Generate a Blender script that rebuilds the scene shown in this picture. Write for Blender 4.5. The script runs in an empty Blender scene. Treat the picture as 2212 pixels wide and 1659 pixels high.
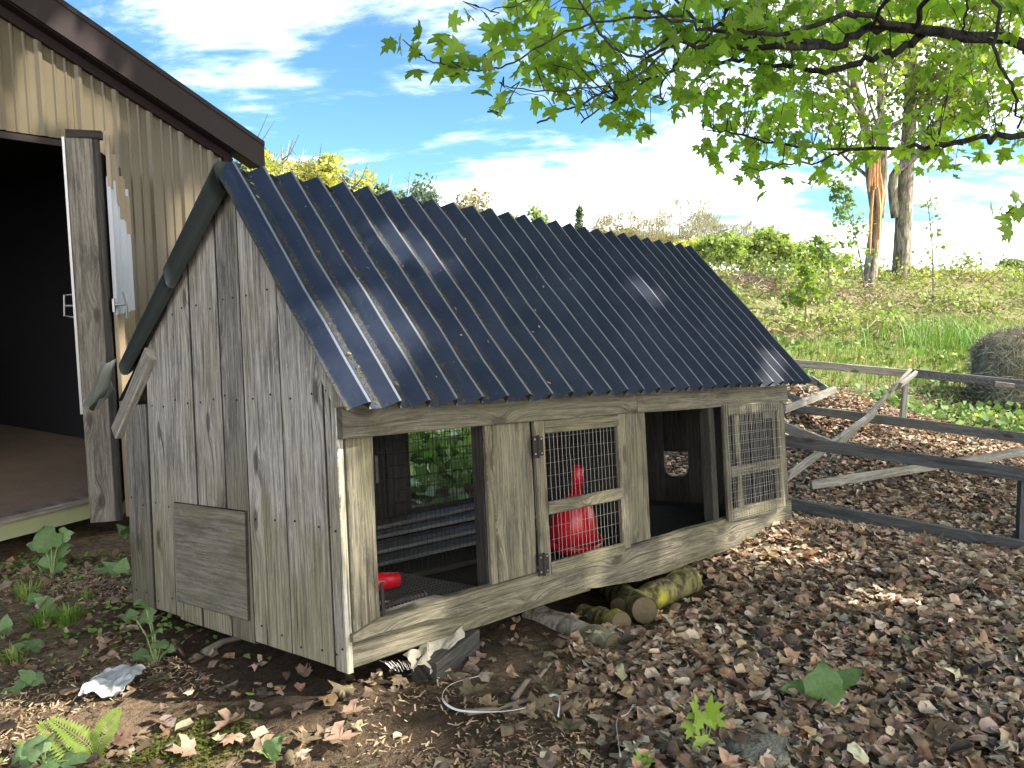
import bpy, math, random
import numpy as np
from mathutils import Matrix, Vector
rng = np.random.default_rng(7); random.seed(7)
D = bpy.data; SC = bpy.context.scene; COL = SC.collection
# ------------------------------------------------------------------ camera, sky, sun
FPX = 1780.0; CX, CY = 1106.0, 829.5; H = 1.45
PITCH = math.atan(229.5 / FPX)
cam = D.cameras.new('camera'); cam.sensor_width = 36; cam.lens = 36 * FPX / 2212; cam.clip_end = 2000; cam.clip_start = .05
camo = D.objects.new('camera', cam); COL.objects.link(camo)
camo.location = (0, 0, H); camo.rotation_euler = (math.pi / 2 - PITCH, 0, 0); SC.camera = camo
SUN_EL = math.radians(43); SUN_AZ = math.radians(-8)          # azimuth measured from +x towards +y
SV = np.array([math.cos(SUN_EL) * math.cos(SUN_AZ), math.cos(SUN_EL) * math.sin(SUN_AZ), math.sin(SUN_EL)])
sl = D.lights.new('sun', 'SUN'); sl.energy = 3.1; sl.angle = math.radians(.8); sl.color = (1, .93, .8)
so = D.objects.new('sun', sl); COL.objects.link(so)
so.rotation_euler = Vector(tuple(SV)).to_track_quat('Z', 'Y').to_euler(); so.location = (20, 0, 30)
SC.view_settings.view_transform = 'Standard'; SC.view_settings.look = 'None'
SC.view_settings.exposure = 2.15; SC.view_settings.gamma = 1.0; SC.view_settings.use_curve_mapping = False
SC.render.resolution_x, SC.render.resolution_y = 1024, 768

class NT:                                                     # tiny node helper
    def __init__(s, tree): s.t = tree; tree.nodes.clear()
    def n(s, typ, **kw):
        nd = s.t.nodes.new(typ)
        ins = kw.pop('ins', {})
        for k, v in kw.items(): setattr(nd, k, v)
        for k, v in ins.items():
            sk = nd.inputs[k]
            if isinstance(v, bpy.types.NodeSocket): s.t.links.new(v, sk)
            else: sk.default_value = v
        return nd
    def math(s, op, a, b=0.0, c=None, clamp=False):
        ins = {0: a, 1: b}
        if c is not None: ins[2] = c
        return s.n('ShaderNodeMath', operation=op, use_clamp=clamp, ins=ins).outputs[0]
    def vm(s, op, a, b=(0, 0, 0)):
        nd = s.n('ShaderNodeVectorMath', operation=op, ins={0: a, 1: b})
        return nd.outputs['Value'] if op in ('DOT_PRODUCT', 'LENGTH') else nd.outputs[0]
    def mix(s, f, a, b, blend='MIX'):
        nd = s.n('ShaderNodeMix', data_type='RGBA', blend_type=blend)
        for k, v in ((0, f), (6, a), (7, b)):
            sk = nd.inputs[k]
            if isinstance(v, bpy.types.NodeSocket): s.t.links.new(v, sk)
            else: sk.default_value = v if k == 0 or len(v) == 4 else (*v, 1)
        return nd.outputs[2]
    def noise(s, vec, scale, detail=3, rough=.55, dist=0.0, dim='3D'):
        nd = s.n('ShaderNodeTexNoise', noise_dimensions=dim, ins={'Scale': scale, 'Detail': detail, 'Roughness': rough, 'Distortion': dist})
        if vec is not None: s.t.links.new(vec, nd.inputs['Vector'])
        return nd.outputs['Fac']
    def ss(s, x, a, b):
        return s.n('ShaderNodeMapRange', interpolation_type='SMOOTHSTEP', ins={0: x, 1: a, 2: b, 3: 0.0, 4: 1.0}).outputs[0]

w = D.worlds.new('World'); SC.world = w; w.use_nodes = True
t = NT(w.node_tree); SKY_W, SKY_T = 1.32, .435
sky = t.n('ShaderNodeTexSky', sky_type='NISHITA', sun_disc=False, sun_elevation=SUN_EL, sun_rotation=math.pi / 2 - SUN_AZ,
          air_density=1.0, dust_density=.3, ozone_density=2.0, altitude=200)
gen = t.n('ShaderNodeTexCoord').outputs['Generated']
sep = t.n('ShaderNodeSeparateXYZ', ins={0: gen})
zz = t.math('ADD', t.math('MAXIMUM', sep.outputs[2], 0.0), .16)
flat = t.n('ShaderNodeCombineXYZ', ins={0: t.math('DIVIDE', sep.outputs[0], zz), 1: t.math('DIVIDE', sep.outputs[1], zz), 2: SKY_W}).outputs[0]
c1 = t.noise(t.vm('MULTIPLY', flat, (.55, .8, 1)), 1.0, 8, .60, .4)                       # broad cloud banks
c2 = t.noise(t.vm('MULTIPLY', flat, (1.2, 1.8, 1)), 2.0, 7, .62, .3)                      # wisps
cover = t.vm('DOT_PRODUCT', gen, (.155, -.09, -.10))             # cloud bank thickens sunward; extra unseen cloud behind the camera is added as fill
dens = t.math('ADD', t.math('ADD', t.math('MULTIPLY', c1, .75), t.math('MULTIPLY', c2, .28)), cover)
cl = t.ss(dens, SKY_T - .03, SKY_T + .22)
skyc = t.mix(1.0, sky.outputs[0], (.29, .44, .51, 1), 'MULTIPLY')
cb = t.mix(c2, (11.5, 11.3, 11), (19, 18, 16.6))
bg = t.n('ShaderNodeBackground', ins={'Color': t.mix(cl, skyc, cb), 'Strength': .1})
out = t.n('ShaderNodeOutputWorld'); t.t.links.new(bg.outputs[0], out.inputs[0])

# ------------------------------------------------------------------ helpers
cp, sp = math.cos(PITCH), math.sin(PITCH)
FW = np.array([0, cp, -sp]); UPV = np.array([0, sp, cp]); RT = np.array([1., 0, 0]); CAM = np.array([0, 0, H])
def ray(x, y): return FW + RT * (x - CX) / FPX - UPV * (y - CY) / FPX
def at(x, y, d):                                              # photo position + distance ahead -> world point
    r = ray(x, y); return CAM + r * (d / r[1])
def proj(P):
    d = np.asarray(P) - CAM; z = d @ FW; z = np.where(np.abs(z) < 1e-4, 1e-4, z)
    return CX + FPX * (d @ RT) / z, CY - FPX * (d @ UPV) / z, z

def tag(o, label=None, cat=None, group=None, kind=None):
    for k, v in (('label', label), ('category', cat), ('group', group), ('kind', kind)):
        if v: o[k] = v
    return o
def link(o, parent=None):
    COL.objects.link(o)
    if parent is not None: o.parent = parent
    return o
def empty(name, loc=(0, 0, 0), parent=None, label=None, cat=None, group=None):
    o = D.objects.new(name, None); o.empty_display_size = .1; o.location = loc
    return tag(link(o, parent), label, cat, group)

class MB:
    def __init__(s): s.v = []; s.f = []; s.uv = []
    def add(s, verts, faces, uvs=None):
        o = len(s.v); s.v += [tuple(map(float, p)) for p in verts]
        for i, f in enumerate(faces):
            s.f.append(tuple(o + k for k in f))
            s.uv.append([tuple(uvs[k]) for k in f] if uvs is not None else [(s.v[o + k][0] + s.v[o + k][1], s.v[o + k][2]) for k in f])
    def mesh(s, name, mat, smooth=False):
        m = D.meshes.new(name); m.from_pydata(s.v, [], s.f)
        uvl = m.uv_layers.new(name='UV'); flatuv = [c for face in s.uv for p in face for c in p]
        uvl.data.foreach_set('uv', flatuv)
        if mat: m.materials.append(mat)
        if smooth: m.polygons.foreach_set('use_smooth', [True] * len(m.polygons))
        m.update(); return m
    def build(s, name, mat, parent=None, smooth=False, **kw):
        return tag(link(D.objects.new(name, s.mesh(name, mat, smooth)), parent), **kw)
    def tube(s, pts, rad, n=6, cap=True):
        pts = [np.asarray(p, float) for p in pts]; k = len(pts)
        if not hasattr(rad, '__len__'): rad = [rad] * k
        rings = []; uv = []; prev = None; acc = 0
        for i, p in enumerate(pts):
            d = pts[min(i + 1, k - 1)] - pts[max(i - 1, 0)]; d = d / (np.linalg.norm(d) + 1e-9)
            a = np.cross(d, prev if prev is not None else ([0, 0, 1] if abs(d[2]) < .9 else [1, 0, 0]))
            if np.linalg.norm(a) < 1e-5: a = np.cross(d, [1, .3, .2])
            a /= np.linalg.norm(a); b = np.cross(d, a); prev = -np.cross(d, a) if False else np.cross(a, d)
            if i: acc += np.linalg.norm(p - pts[i - 1])
            for j in range(n):
                th = 2 * math.pi * j / n
                rings.append(p + rad[i] * (math.cos(th) * a + math.sin(th) * b)); uv.append((acc, j / n * 2 * math.pi * max(rad[0], .002)))
        F = [(i * n + j, i * n + (j + 1) % n, (i + 1) * n + (j + 1) % n, (i + 1) * n + j) for i in range(k - 1) for j in range(n)]
        if cap and n > 2: F += [tuple(range(n))[::-1], tuple((k - 1) * n + j for j in range(n))]
        s.add(rings, F, uv); return s
    def box(s, c, sx, sy, sz, uvax=None):
        c = np.asarray(c, float); h = np.array([sx, sy, sz]) / 2
        V = [c + h * np.array(k) for k in ((-1, -1, -1), (1, -1, -1), (1, 1, -1), (-1, 1, -1), (-1, -1, 1), (1, -1, 1), (1, 1, 1), (-1, 1, 1))]
        F = [(0, 3, 2, 1), (4, 5, 6, 7), (0, 1, 5, 4), (1, 2, 6, 5), (2, 3, 7, 6), (3, 0, 4, 7)]
        ax = int(np.argmax(h)) if uvax is None else uvax
        o = [i for i in range(3) if i != ax]
        s.add(V, F, [(v[ax], v[o[0]] + v[o[1]]) for v in V]); return s
    def lathe(s, prof, n=20, c=(0, 0, 0), axis=None):
        V = []; k = len(prof); M = np.eye(3)
        if axis is not None: M = np.array(Vector(axis).to_track_quat('Z', 'Y').to_matrix())
        for r, z in prof:
            for j in range(n):
                a = 2 * math.pi * j / n; V.append(np.asarray(c) + M @ np.array([r * math.cos(a), r * math.sin(a), z]))
        F = [(i * n + j, i * n + (j + 1) % n, (i + 1) * n + (j + 1) % n, (i + 1) * n + j) for i in range(k - 1) for j in range(n)]
        F += [tuple(range(n))[::-1], tuple((k - 1) * n + j for j in range(n))]
        s.add(V, F); return s

def plank_mb(p0, p1, wv, width, th, jit=.0025, bow=0.0, seg=None, mb=None, taper=0.0):
    """a sawn board: centre line p0->p1, width along wv, slightly uneven chamfered edges; UV = (along grain, across)"""
    p0, p1, wv = (np.asarray(q, float) for q in (p0, p1, wv)); d = p1 - p0; L = np.linalg.norm(d); d /= L
    wv = wv - d * (wv @ d); wv /= np.linalg.norm(wv); nv = np.cross(d, wv)
    n = seg or max(2, int(L / .3)); c = min(.0035, th * .2); mb = mb or MB()
    V = []; UV = []
    sec = [(-1, -1, 1, 0), (1, -1, -1, 0), (1, -1, 0, 1), (1, 1, 0, -1), (1, 1, -1, 0), (-1, 1, 1, 0), (-1, 1, 0, -1), (-1, -1, 0, 1)]
    for i in range(n + 1):
        s = i / n; wl = random.uniform(-jit, jit); wr = random.uniform(-jit, jit); b = bow * math.sin(math.pi * s)
        ww = width * (1 - taper * s)
        for a, e, ca, ce in sec:
            x = a * ww / 2 + ca * c + (wl if a < 0 else wr); z = e * th / 2 + ce * c
            V.append(p0 + d * (s * L) + wv * x + nv * (z + b)); UV.append((s * L, x + z * 1.0))
    F = [(i * 8 + j, i * 8 + (j + 1) % 8, (i + 1) * 8 + (j + 1) % 8, (i + 1) * 8 + j) for i in range(n) for j in range(8)]
    F += [tuple(range(8))[::-1], tuple(n * 8 + j for j in range(8))]
    mb.add(V, F, UV); return mb
def plank(name, parent, mat, *a, kw=None, **k):
    return plank_mb(*a, **k).build(name, mat, parent, **(kw or {}))

def poly_board(pts, org, ax, ay, th, grain=1, c=.003):
    """convex polygon board (pts in the ax/ay plane) extruded by th along ax x ay, front edges chamfered"""
    org, ax, ay = (np.asarray(q, float) for q in (org, ax, ay)); nz = np.cross(ax, ay); P = np.array(pts, float)
    cen = P.mean(0); k = len(P); ins = []
    for i in range(k):
        e1 = P[i] - P[i - 1]; e2 = P[(i + 1) % k] - P[i]; e1 /= np.linalg.norm(e1); e2 /= np.linalg.norm(e2)
        n1 = np.array([-e1[1], e1[0]]); n2 = np.array([-e2[1], e2[0]]); b = n1 + n2; b /= max(1e-6, (b @ n1))
        ins.append(P[i] + (b * c if np.dot(b, cen - P[i]) > 0 else -b * c))
    V = []; UV = []
    for ring, z in ((P, 0), (P, th - c), (ins, th)):
        for q in ring: V.append(org + ax * q[0] + ay * q[1] + nz * z); UV.append((q[grain], q[1 - grain] + z))
    F = [tuple(range(k))[::-1], tuple(2 * k + j for j in range(k))]
    for r in range(2): F += [(r * k + j, r * k + (j + 1) % k, (r + 1) * k + (j + 1) % k, (r + 1) * k + j) for j in range(k)]
    mb = MB(); mb.add(V, F, UV); return mb

def dark_edges(o):
    o.data.materials.append(EDGEW); o.data.polygons.foreach_set('material_index', [0, 0] + [1] * (len(o.data.polygons) - 2)); return o
def fast_mesh(name, V, T, mat, col=None, smooth=False):
    m = D.meshes.new(name); V = np.asarray(V, np.float32); T = np.asarray(T, np.int32); k = T.shape[1]
    m.vertices.add(len(V)); m.vertices.foreach_set('co', V.ravel())
    m.loops.add(T.size); m.loops.foreach_set('vertex_index', T.ravel())
    m.polygons.add(len(T)); m.polygons.foreach_set('loop_start', np.arange(0, T.size, k, dtype=np.int32))
    if smooth: m.polygons.foreach_set('use_smooth', np.ones(len(T), bool))
    if col is not None:
        a = m.color_attributes.new('Col', 'FLOAT_COLOR', 'POINT')
        a.data.foreach_set('color', np.c_[col, np.ones(len(col))].astype(np.float32).ravel())
    if mat: m.materials.append(mat)
    m.update(calc_edges=True); return m

def scatter(variants, pos, R, scale, col):
    """stamp leaf variants (verts, tris) at pos with rotation R and scale; returns merged arrays"""
    N = len(pos); vid = rng.integers(0, len(variants), N); Vs, Ts, Cs = [], [], []; off = 0
    for i, (bv, bt) in enumerate(variants):
        ix = np.where(vid == i)[0]
        if not len(ix): continue
        sc = scale[ix]; sc = sc[:, None, None] if sc.ndim == 1 else sc[:, None, :]
        P = np.einsum('nij,nkj->nki', R[ix], bv[None] * sc) + pos[ix][:, None]
        T = bt[None] + (np.arange(len(ix)) * len(bv))[:, None, None] + off
        Vs.append(P.reshape(-1, 3)); Ts.append(T.reshape(-1, bt.shape[1])); Cs.append(np.repeat(col[ix], len(bv), 0)); off += len(ix) * len(bv)
    return np.concatenate(Vs), np.concatenate(Ts), np.concatenate(Cs)
def rots(N, tilt, yaw=None):
    yaw = rng.uniform(0, 2 * np.pi, N) if yaw is None else yaw
    a = rng.uniform(0, 2 * np.pi, N); t_ = np.asarray(tilt) * np.ones(N)
    cz, sz = np.cos(yaw), np.sin(yaw); Z = np.zeros(N); O = np.ones(N)
    Rz = np.stack([np.stack([cz, -sz, Z], 1), np.stack([sz, cz, Z], 1), np.stack([Z, Z, O], 1)], 1)
    k = np.stack([np.cos(a), np.sin(a), Z], 1); K = np.zeros((N, 3, 3))
    K[:, 0, 2] = k[:, 1]; K[:, 1, 2] = -k[:, 0]; K[:, 2, 0] = -k[:, 1]; K[:, 2, 1] = k[:, 0]
    Rt = np.eye(3)[None] + np.sin(t_)[:, None, None] * K + (1 - np.cos(t_))[:, None, None] * (K @ K)
    return Rt @ Rz

# ------------------------------------------------------------------ materials
def new_mat(name):
    m = D.materials.new(name); m.use_nodes = True; t = NT(m.node_tree); return m, t
def finish(t, col, rough=.6, bump=None, bstr=.3, bdist=.01, metal=0.0, spec=.4, coat=0.0, alpha=None):
    p = t.n('ShaderNodeBsdfPrincipled', ins={'Base Color': col if isinstance(col, bpy.types.NodeSocket) else (*col, 1)[:4], 'Roughness': rough, 'Metallic': metal, 'Specular IOR Level': spec})
    if coat: p.inputs['Coat Weight'].default_value = coat
    if bump is not None:
        b = t.n('ShaderNodeBump', ins={'Height': bump, 'Strength': bstr, 'Distance': bdist}); t.t.links.new(b.outputs[0], p.inputs['Normal'])
    o = t.n('ShaderNodeOutputMaterial'); t.t.links.new(p.outputs[0], o.inputs[0]); return p
def wood(name, dark, light, tint=(.2, .21, .1), tamt=.5, knots=.7, crack=.6, spread=.25, algae=False):
    m, t = new_mat(name)
    uv = t.n('ShaderNodeUVMap', uv_map='UV').outputs[0]; rnd = t.n('ShaderNodeObjectInfo').outputs['Random']
    off = t.n('ShaderNodeCombineXYZ', ins={0: t.math('MULTIPLY', rnd, 41.3), 1: t.math('MULTIPLY', rnd, 17.7), 2: rnd}).outputs[0]
    vec = t.vm('ADD', uv, off)
    # knots: rounded dark spots the grain flows round
    vk = t.n('ShaderNodeTexVoronoi', voronoi_dimensions='2D', feature='F1', ins={'Scale': 1.0, 'Randomness': 1.0})
    t.t.links.new(t.vm('MULTIPLY', vec, (2.1, 5.5, 0)), vk.inputs['Vector'])
    kd = vk.outputs['Distance']; pres = t.math('GREATER_THAN', t.n('ShaderNodeSeparateColor', ins={0: vk.outputs['Color']}).outputs[0], 1 - knots)
    flow = t.math('MULTIPLY', pres, t.math('POWER', 2.718, t.math('MULTIPLY', t.math('MULTIPLY', kd, kd), -26.0)))
    warp = t.noise(t.vm('MULTIPLY', vec, (1.1, 5, 0)), 1.0, 2)
    sh = t.n('ShaderNodeCombineXYZ', ins={1: t.math('ADD', t.math('MULTIPLY', t.math('SUBTRACT', warp, .5), .035), t.math('MULTIPLY', flow, .035))}).outputs[0]
    v2 = t.vm('ADD', vec, sh)
    fine = t.noise(t.vm('MULTIPLY', v2, (9, 420, 0)), 1.0, 4, .65); mid = t.noise(t.vm('MULTIPLY', v2, (2.2, 75, 0)), 1.0, 5, .65)
    big = t.noise(t.vm('MULTIPLY', vec, (1.6, 3.5, 0)), 1.0, 4, .6); ck = t.noise(t.vm('MULTIPLY', v2, (1.3, 75, 0)), 1.0, 2, .5)
    spots = t.noise(t.vm('MULTIPLY', vec, (16, 70, 0)), 1.0, 5, .75); blot = t.noise(t.vm('MULTIPLY', vec, (2.6, 13, 0)), 1.0, 5, .7)
    f = t.math('ADD', t.math('MULTIPLY', fine, .62), t.math('MULTIPLY', mid, .65)); f = t.ss(f, .46, .82)
    c = t.mix(f, dark, light); c = t.mix(t.math('MULTIPLY', t.ss(blot, .47, .66), .7), c, tuple(x * .9 for x in dark))
    c = t.mix(t.math('MULTIPLY', t.ss(spots, .52, .75), .55), c, tuple(min(1, x * 1.35) for x in light))
    low = t.math('SUBTRACT', 1.0, t.ss(t.n('ShaderNodeSeparateXYZ', ins={0: t.n('ShaderNodeTexCoord').outputs['Object']}).outputs[2], .1, .95)) if algae else 0.0   # algae creeps up from the damp ground
    c = t.mix(t.math('MULTIPLY', t.ss(t.math('ADD', big, t.math('MULTIPLY', low, .22)), .42, .7), t.math('MULTIPLY_ADD', low, .35, tamt, clamp=True)), c, t.mix(f, tuple(x * .5 for x in tint), tint))
    tone = t.math('ADD', 1 - spread, t.math('MULTIPLY', rnd, spread * 2))
    tc = t.n('ShaderNodeCombineColor', ins={0: tone, 1: tone, 2: tone}).outputs[0]
    c = t.mix(1.0, c, tc, 'MULTIPLY')
    crk = t.math('MULTIPLY', t.ss(ck, .62, .70), crack); c = t.mix(crk, c, (.02, .018, .015))
    km = t.math('MULTIPLY', pres, t.math('SUBTRACT', 1.0, t.ss(kd, .055, .12)))
    c = t.mix(t.math('MULTIPLY', km, .75), c, (.045, .033, .024))
    h = t.math('SUBTRACT', t.math('ADD', t.math('MULTIPLY', fine, .5), mid), t.math('MULTIPLY', crk, 1.4))
    finish(t, c, .86, h, .55, .006, spec=.25); return m
def plain(name, col, rough=.6, metal=0.0, var=.25, scale=6.0, bstr=.15, spec=.4, bd=.004):
    m, t = new_mat(name); oc = t.n('ShaderNodeTexCoord').outputs['Object']
    n1 = t.noise(oc, scale, 5, .65); n2 = t.noise(oc, scale * 9, 3, .6)
    k = t.math('ADD', 1 - var, t.math('MULTIPLY', t.math('ADD', t.math('MULTIPLY', n1, .7), t.math('MULTIPLY', n2, .3)), var * 2))
    c = t.mix(1.0, col, t.n('ShaderNodeCombineColor', ins={0: k, 1: k, 2: k}).outputs[0], 'MULTIPLY')
    r = t.math('ADD', rough - .1, t.math('MULTIPLY', n1, .2)); finish(t, c, r, n2, bstr, bd, metal, spec); return m
def leafmat(name, base=None, trans=.5, rough=.45, var=.3, veins=True, tcol=(1.15, 1.2, .35), vs=70.0):
    """thin leaf: per-leaf colour attribute (or object colour) with diffuse, gloss and light passing through"""
    m, t = new_mat(name)
    if base is None: c = t.n('ShaderNodeVertexColor', layer_name='Col').outputs[0]
    else:
        r = t.n('ShaderNodeObjectInfo').outputs['Random']; k = t.math('ADD', 1 - var, t.math('MULTIPLY', r, 2 * var))
        c = t.mix(1.0, base, t.n('ShaderNodeCombineColor', ins={0: k, 1: t.math('ADD', t.math('MULTIPLY', k, .8), .2), 2: k}).outputs[0], 'MULTIPLY')
    if veins:
        oc = t.n('ShaderNodeTexCoord').outputs['Object']; nn = t.noise(oc, vs, 4, .7)
        k2 = t.math('ADD', .45, t.math('MULTIPLY', nn, 1.1)); c = t.mix(1.0, c, t.n('ShaderNodeCombineColor', ins={0: k2, 1: k2, 2: k2}).outputs[0], 'MULTIPLY')
    p = t.n('ShaderNodeBsdfPrincipled', ins={'Base Color': c, 'Roughness': rough, 'Specular IOR Level': .3})
    o = t.n('ShaderNodeOutputMaterial')
    if trans > 0:
        tr = t.n('ShaderNodeBsdfTranslucent', ins={'Color': t.mix(1.0, c, tcol, 'MULTIPLY')})
        mx = t.n('ShaderNodeMixShader', ins={0: trans, 1: p.outputs[0], 2: tr.outputs[0]}); t.t.links.new(mx.outputs[0], o.inputs[0])
    else: t.t.links.new(p.outputs[0], o.inputs[0])
    return m
WALLW = wood('weathered_board', (.075, .07, .063), (.42, .402, .37), (.205, .19, .10), .30, .7, .8, .36, True)
FRONTW = wood('mossy_board', (.04, .036, .026), (.205, .186, .135), (.165, .155, .078), .55, .6, .6, .12)
BEAMW = wood('dark_beam', (.05, .045, .033), (.18, .168, .125), (.2, .2, .12), .35, .6, .4, .08)
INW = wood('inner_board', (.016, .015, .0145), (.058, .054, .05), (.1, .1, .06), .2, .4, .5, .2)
RAILW = wood('rail_wood', (.11, .105, .095), (.33, .315, .28), (.22, .22, .15), .3, .6, .5, .25)
DARKRAIL = wood('dark_rail_wood', (.035, .037, .042), (.11, .115, .125), (.13, .13, .1), .2, .5, .6, .1)
DOORW = wood('door_post_wood', (.07, .062, .053), (.24, .22, .19), (.2, .19, .15), .2, .8, .5, .1)
PLYW = wood('plywood', (.10, .094, .078), (.27, .256, .212), (.19, .178, .09), .65, .15, .2, .05)
EDGEW = wood('dirty_edge_gap_shade', (.012, .011, .009), (.05, .046, .038), (.03, .03, .018), .3, .2, .5, .1)  # dirt-stained edges, dark also as painted shade in the board joints
DECKW = wood('deck_board', (.07, .072, .078), (.25, .255, .265), (.17, .18, .16), .3, .3, .4, .2)
BARK = None
def bark(name, dark, light, moss=(.16, .19, .04), mamt=.3, sc=1.0):
    m, t = new_mat(name); oc = t.n('ShaderNodeTexCoord').outputs['Object']
    v = t.vm('MULTIPLY', oc, (14 * sc, 14 * sc, 3.2 * sc)); n = t.noise(v, 1.0, 6, .65, .6); n2 = t.noise(oc, 3.0 * sc, 4, .6)
    c = t.mix(t.ss(n, .35, .68), dark, light); c = t.mix(t.math('MULTIPLY', t.ss(n2, .5, .68), mamt), c, moss)
    finish(t, c, .9, n, .9, .03 / sc, spec=.15); return m
TRUNKM = bark('tree_bark', (.085, .07, .056), (.38, .34, .29), (.2, .24, .08), .35)
LIMBM = bark('maple_bark', (.018, .016, .016), (.075, .068, .062), (.1, .1, .07), .25, 2.0)
LOGM = bark('mossy_log', (.04, .036, .016), (.22, .2, .09), (.40, .38, .06), .9, 1.6)
m, t = new_mat('roof_metal'); ROOFM = m
uv = t.n('ShaderNodeUVMap', uv_map='UV').outputs[0]; oc = t.n('ShaderNodeTexCoord').outputs['Object']
sx = t.n('ShaderNodeSeparateXYZ', ins={0: uv}); ph = sx.outputs[1]                       # phase 0..1 across one corrugation
n1 = t.noise(oc, 5.0, 5, .65); n2 = t.noise(oc, 60.0, 3, .6); n3 = t.noise(oc, 170.0, 2, .5)
c = t.mix(t.ss(n1, .35, .7), (.011, .017, .035), (.019, .026, .048))
c = t.mix(t.math('MULTIPLY', t.ss(n2, .60, .75), .3), c, (.075, .085, .105)); c = t.mix(t.math('MULTIPLY', t.ss(t.noise(t.vm('MULTIPLY', oc, (30, 2.5, 2.5)), 1.0, 4, .7), .55, .75), .25), c, (.06, .065, .07))
c = t.mix(t.math('MULTIPLY', t.ss(n3, .76, .80), .5), c, (.25, .26, .27))
val = t.math('MULTIPLY', t.ss(ph, .56, .60), t.math('SUBTRACT', 1.0, t.ss(ph, .97, 1.0)))  # silt and moss gathered in the troughs
rdg = t.math('MULTIPLY', t.ss(ph, .485, .50), t.math('SUBTRACT', 1.0, t.ss(ph, .555, .575))); c = t.mix(t.math('MULTIPLY', rdg, .55), c, (.22, .24, .27))  # paler rib tops: partly worn edge, partly a painted sky highlight
val = t.math('MAXIMUM', val, t.math('MULTIPLY', t.math('SUBTRACT', 1.0, t.ss(ph, .06, .17)), t.ss(n2, .42, .55)))
dirt = t.math('MULTIPLY', val, t.math('ADD', .55, t.math('MULTIPLY', t.ss(t.math('ADD', t.math('MULTIPLY', n1, .6), t.math('MULTIPLY', n2, .5)), .45, .62), .45)))
c = t.mix(t.math('MULTIPLY', dirt, .85), c, t.mix(t.ss(n3, .4, .6), (.007, .008, .006), (.075, .066, .026)))
finish(t, c, t.math('ADD', .38, t.math('ADD', t.math('MULTIPLY', dirt, .5), t.math('MULTIPLY', n1, .14))), t.math('ADD', t.math('MULTIPLY', n1, .1), t.math('MULTIPLY', dirt, .6)), .15, .004, spec=.38)
TRIMGREEN = plain('dark_green_trim', (.030, .038, .036, 1), .42, 0, .2, 4)
BRUSHED = plain('bent_sheet_metal', (.33, .36, .34, 1), .38, .6, .3, 9)
TAN = plain('tan_siding', (.095, .078, .049, 1), .34, 0, .12, 2.5, .05)
TANL = plain('tan_door_sheet', (.24, .19, .13, 1), .4, 0, .12, 3, .05)
WHITEP = plain('white_door_sheet', (.42, .45, .52, 1), .42, 0, .08, 3, .05)
BROWN = plain('brown_trim', (.020, .013, .014, 1), .6, 0, .18, 3, .05, .2)
GREENP = plain('faded_green_paint', (.23, .25, .135, 1), .8, 0, .3, 7)
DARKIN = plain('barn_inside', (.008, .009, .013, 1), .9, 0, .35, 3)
BARNFLOOR = plain('dusty_floor', (.17, .125, .09, 1), .95, 0, .5, 5, .6)
STEEL = plain('galvanized_steel', (.28, .285, .29, 1), .38, .8, .15, 30)
RUST = plain('rusty_iron', (.016, .012, .011, 1), .85, .0, .5, 40, .5)
WIREM = plain('mesh_wire', (.26, .26, .25, 1), .42, .7, .2, 50)
DWIRE = plain('dark_mesh_wire', (.015, .016, .018, 1), .5, .4, .3, 50)
RED = plain('red_plastic', (.42, .008, .02, 1), .3, 0, .12, 8, .05)
PLASTIC = plain('milky_plastic', (.40, .42, .44, 1), .33, 0, .12, 12, .3)
PAPER = plain('soiled_paper', (.27, .25, .2, 1), .7, 0, .3, 8, .3)
CLOTH = plain('grey_sacking', (.30, .285, .26, 1), .9, 0, .35, 9, .5)
STONE = plain('mossy_stone', (.17, .165, .135, 1), .9, 0, .5, 9, .8, bd=.02)
TWIG = plain('dead_twig', (.19, .155, .12, 1), .9, 0, .4, 20, .5)
ENDGRAIN = plain('log_end', (.10, .08, .045, 1), .9, 0, .5, 30, .6)
SPLIT = plain('split_heartwood', (.5, .26, .12, 1), .8, 0, .4, 6, .6)
HAY = plain('hay_core', (.27, .24, .18, 1), .95, 0, .5, 18, .9, bd=.03)
YEL = plain('dandelion_yellow', (.85, .60, .02, 1), .6, 0, .15, 50)
DRYM = leafmat('dry_leaf', None, .12, .7, veins=True, tcol=(1.2, .9, .6))
DRYO = leafmat('dry_leaf_single', (.235, .165, .112), .12, .65, .45, vs=9.0, tcol=(1.2, .9, .6))
MAPLEM = leafmat('maple_leaf', None, .66, .42, veins=False, tcol=(1.35, 1.55, .45))
MAPLEO = leafmat('maple_leaf_single', (.22, .33, .06), .64, .42, .35, tcol=(1.35, 1.55, .45))
WEEDM = leafmat('weed_leaf', (.15, .235, .105), .35, .5, .25, vs=9.0, tcol=(1.1, 1.3, .4))
FOLM = leafmat('foliage', None, .4, .6, veins=False, tcol=(1.2, 1.3, .4))
GRASSM = leafmat('grass_blade', None, .35, .5, veins=False, tcol=(1.2, 1.3, .4))
CHIPM = leafmat('wood_chip', None, 0, .85, veins=False)
BUSHM = leafmat('bank_brush', None, .3, .7, veins=False, tcol=(1.2, 1.3, .5))

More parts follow.
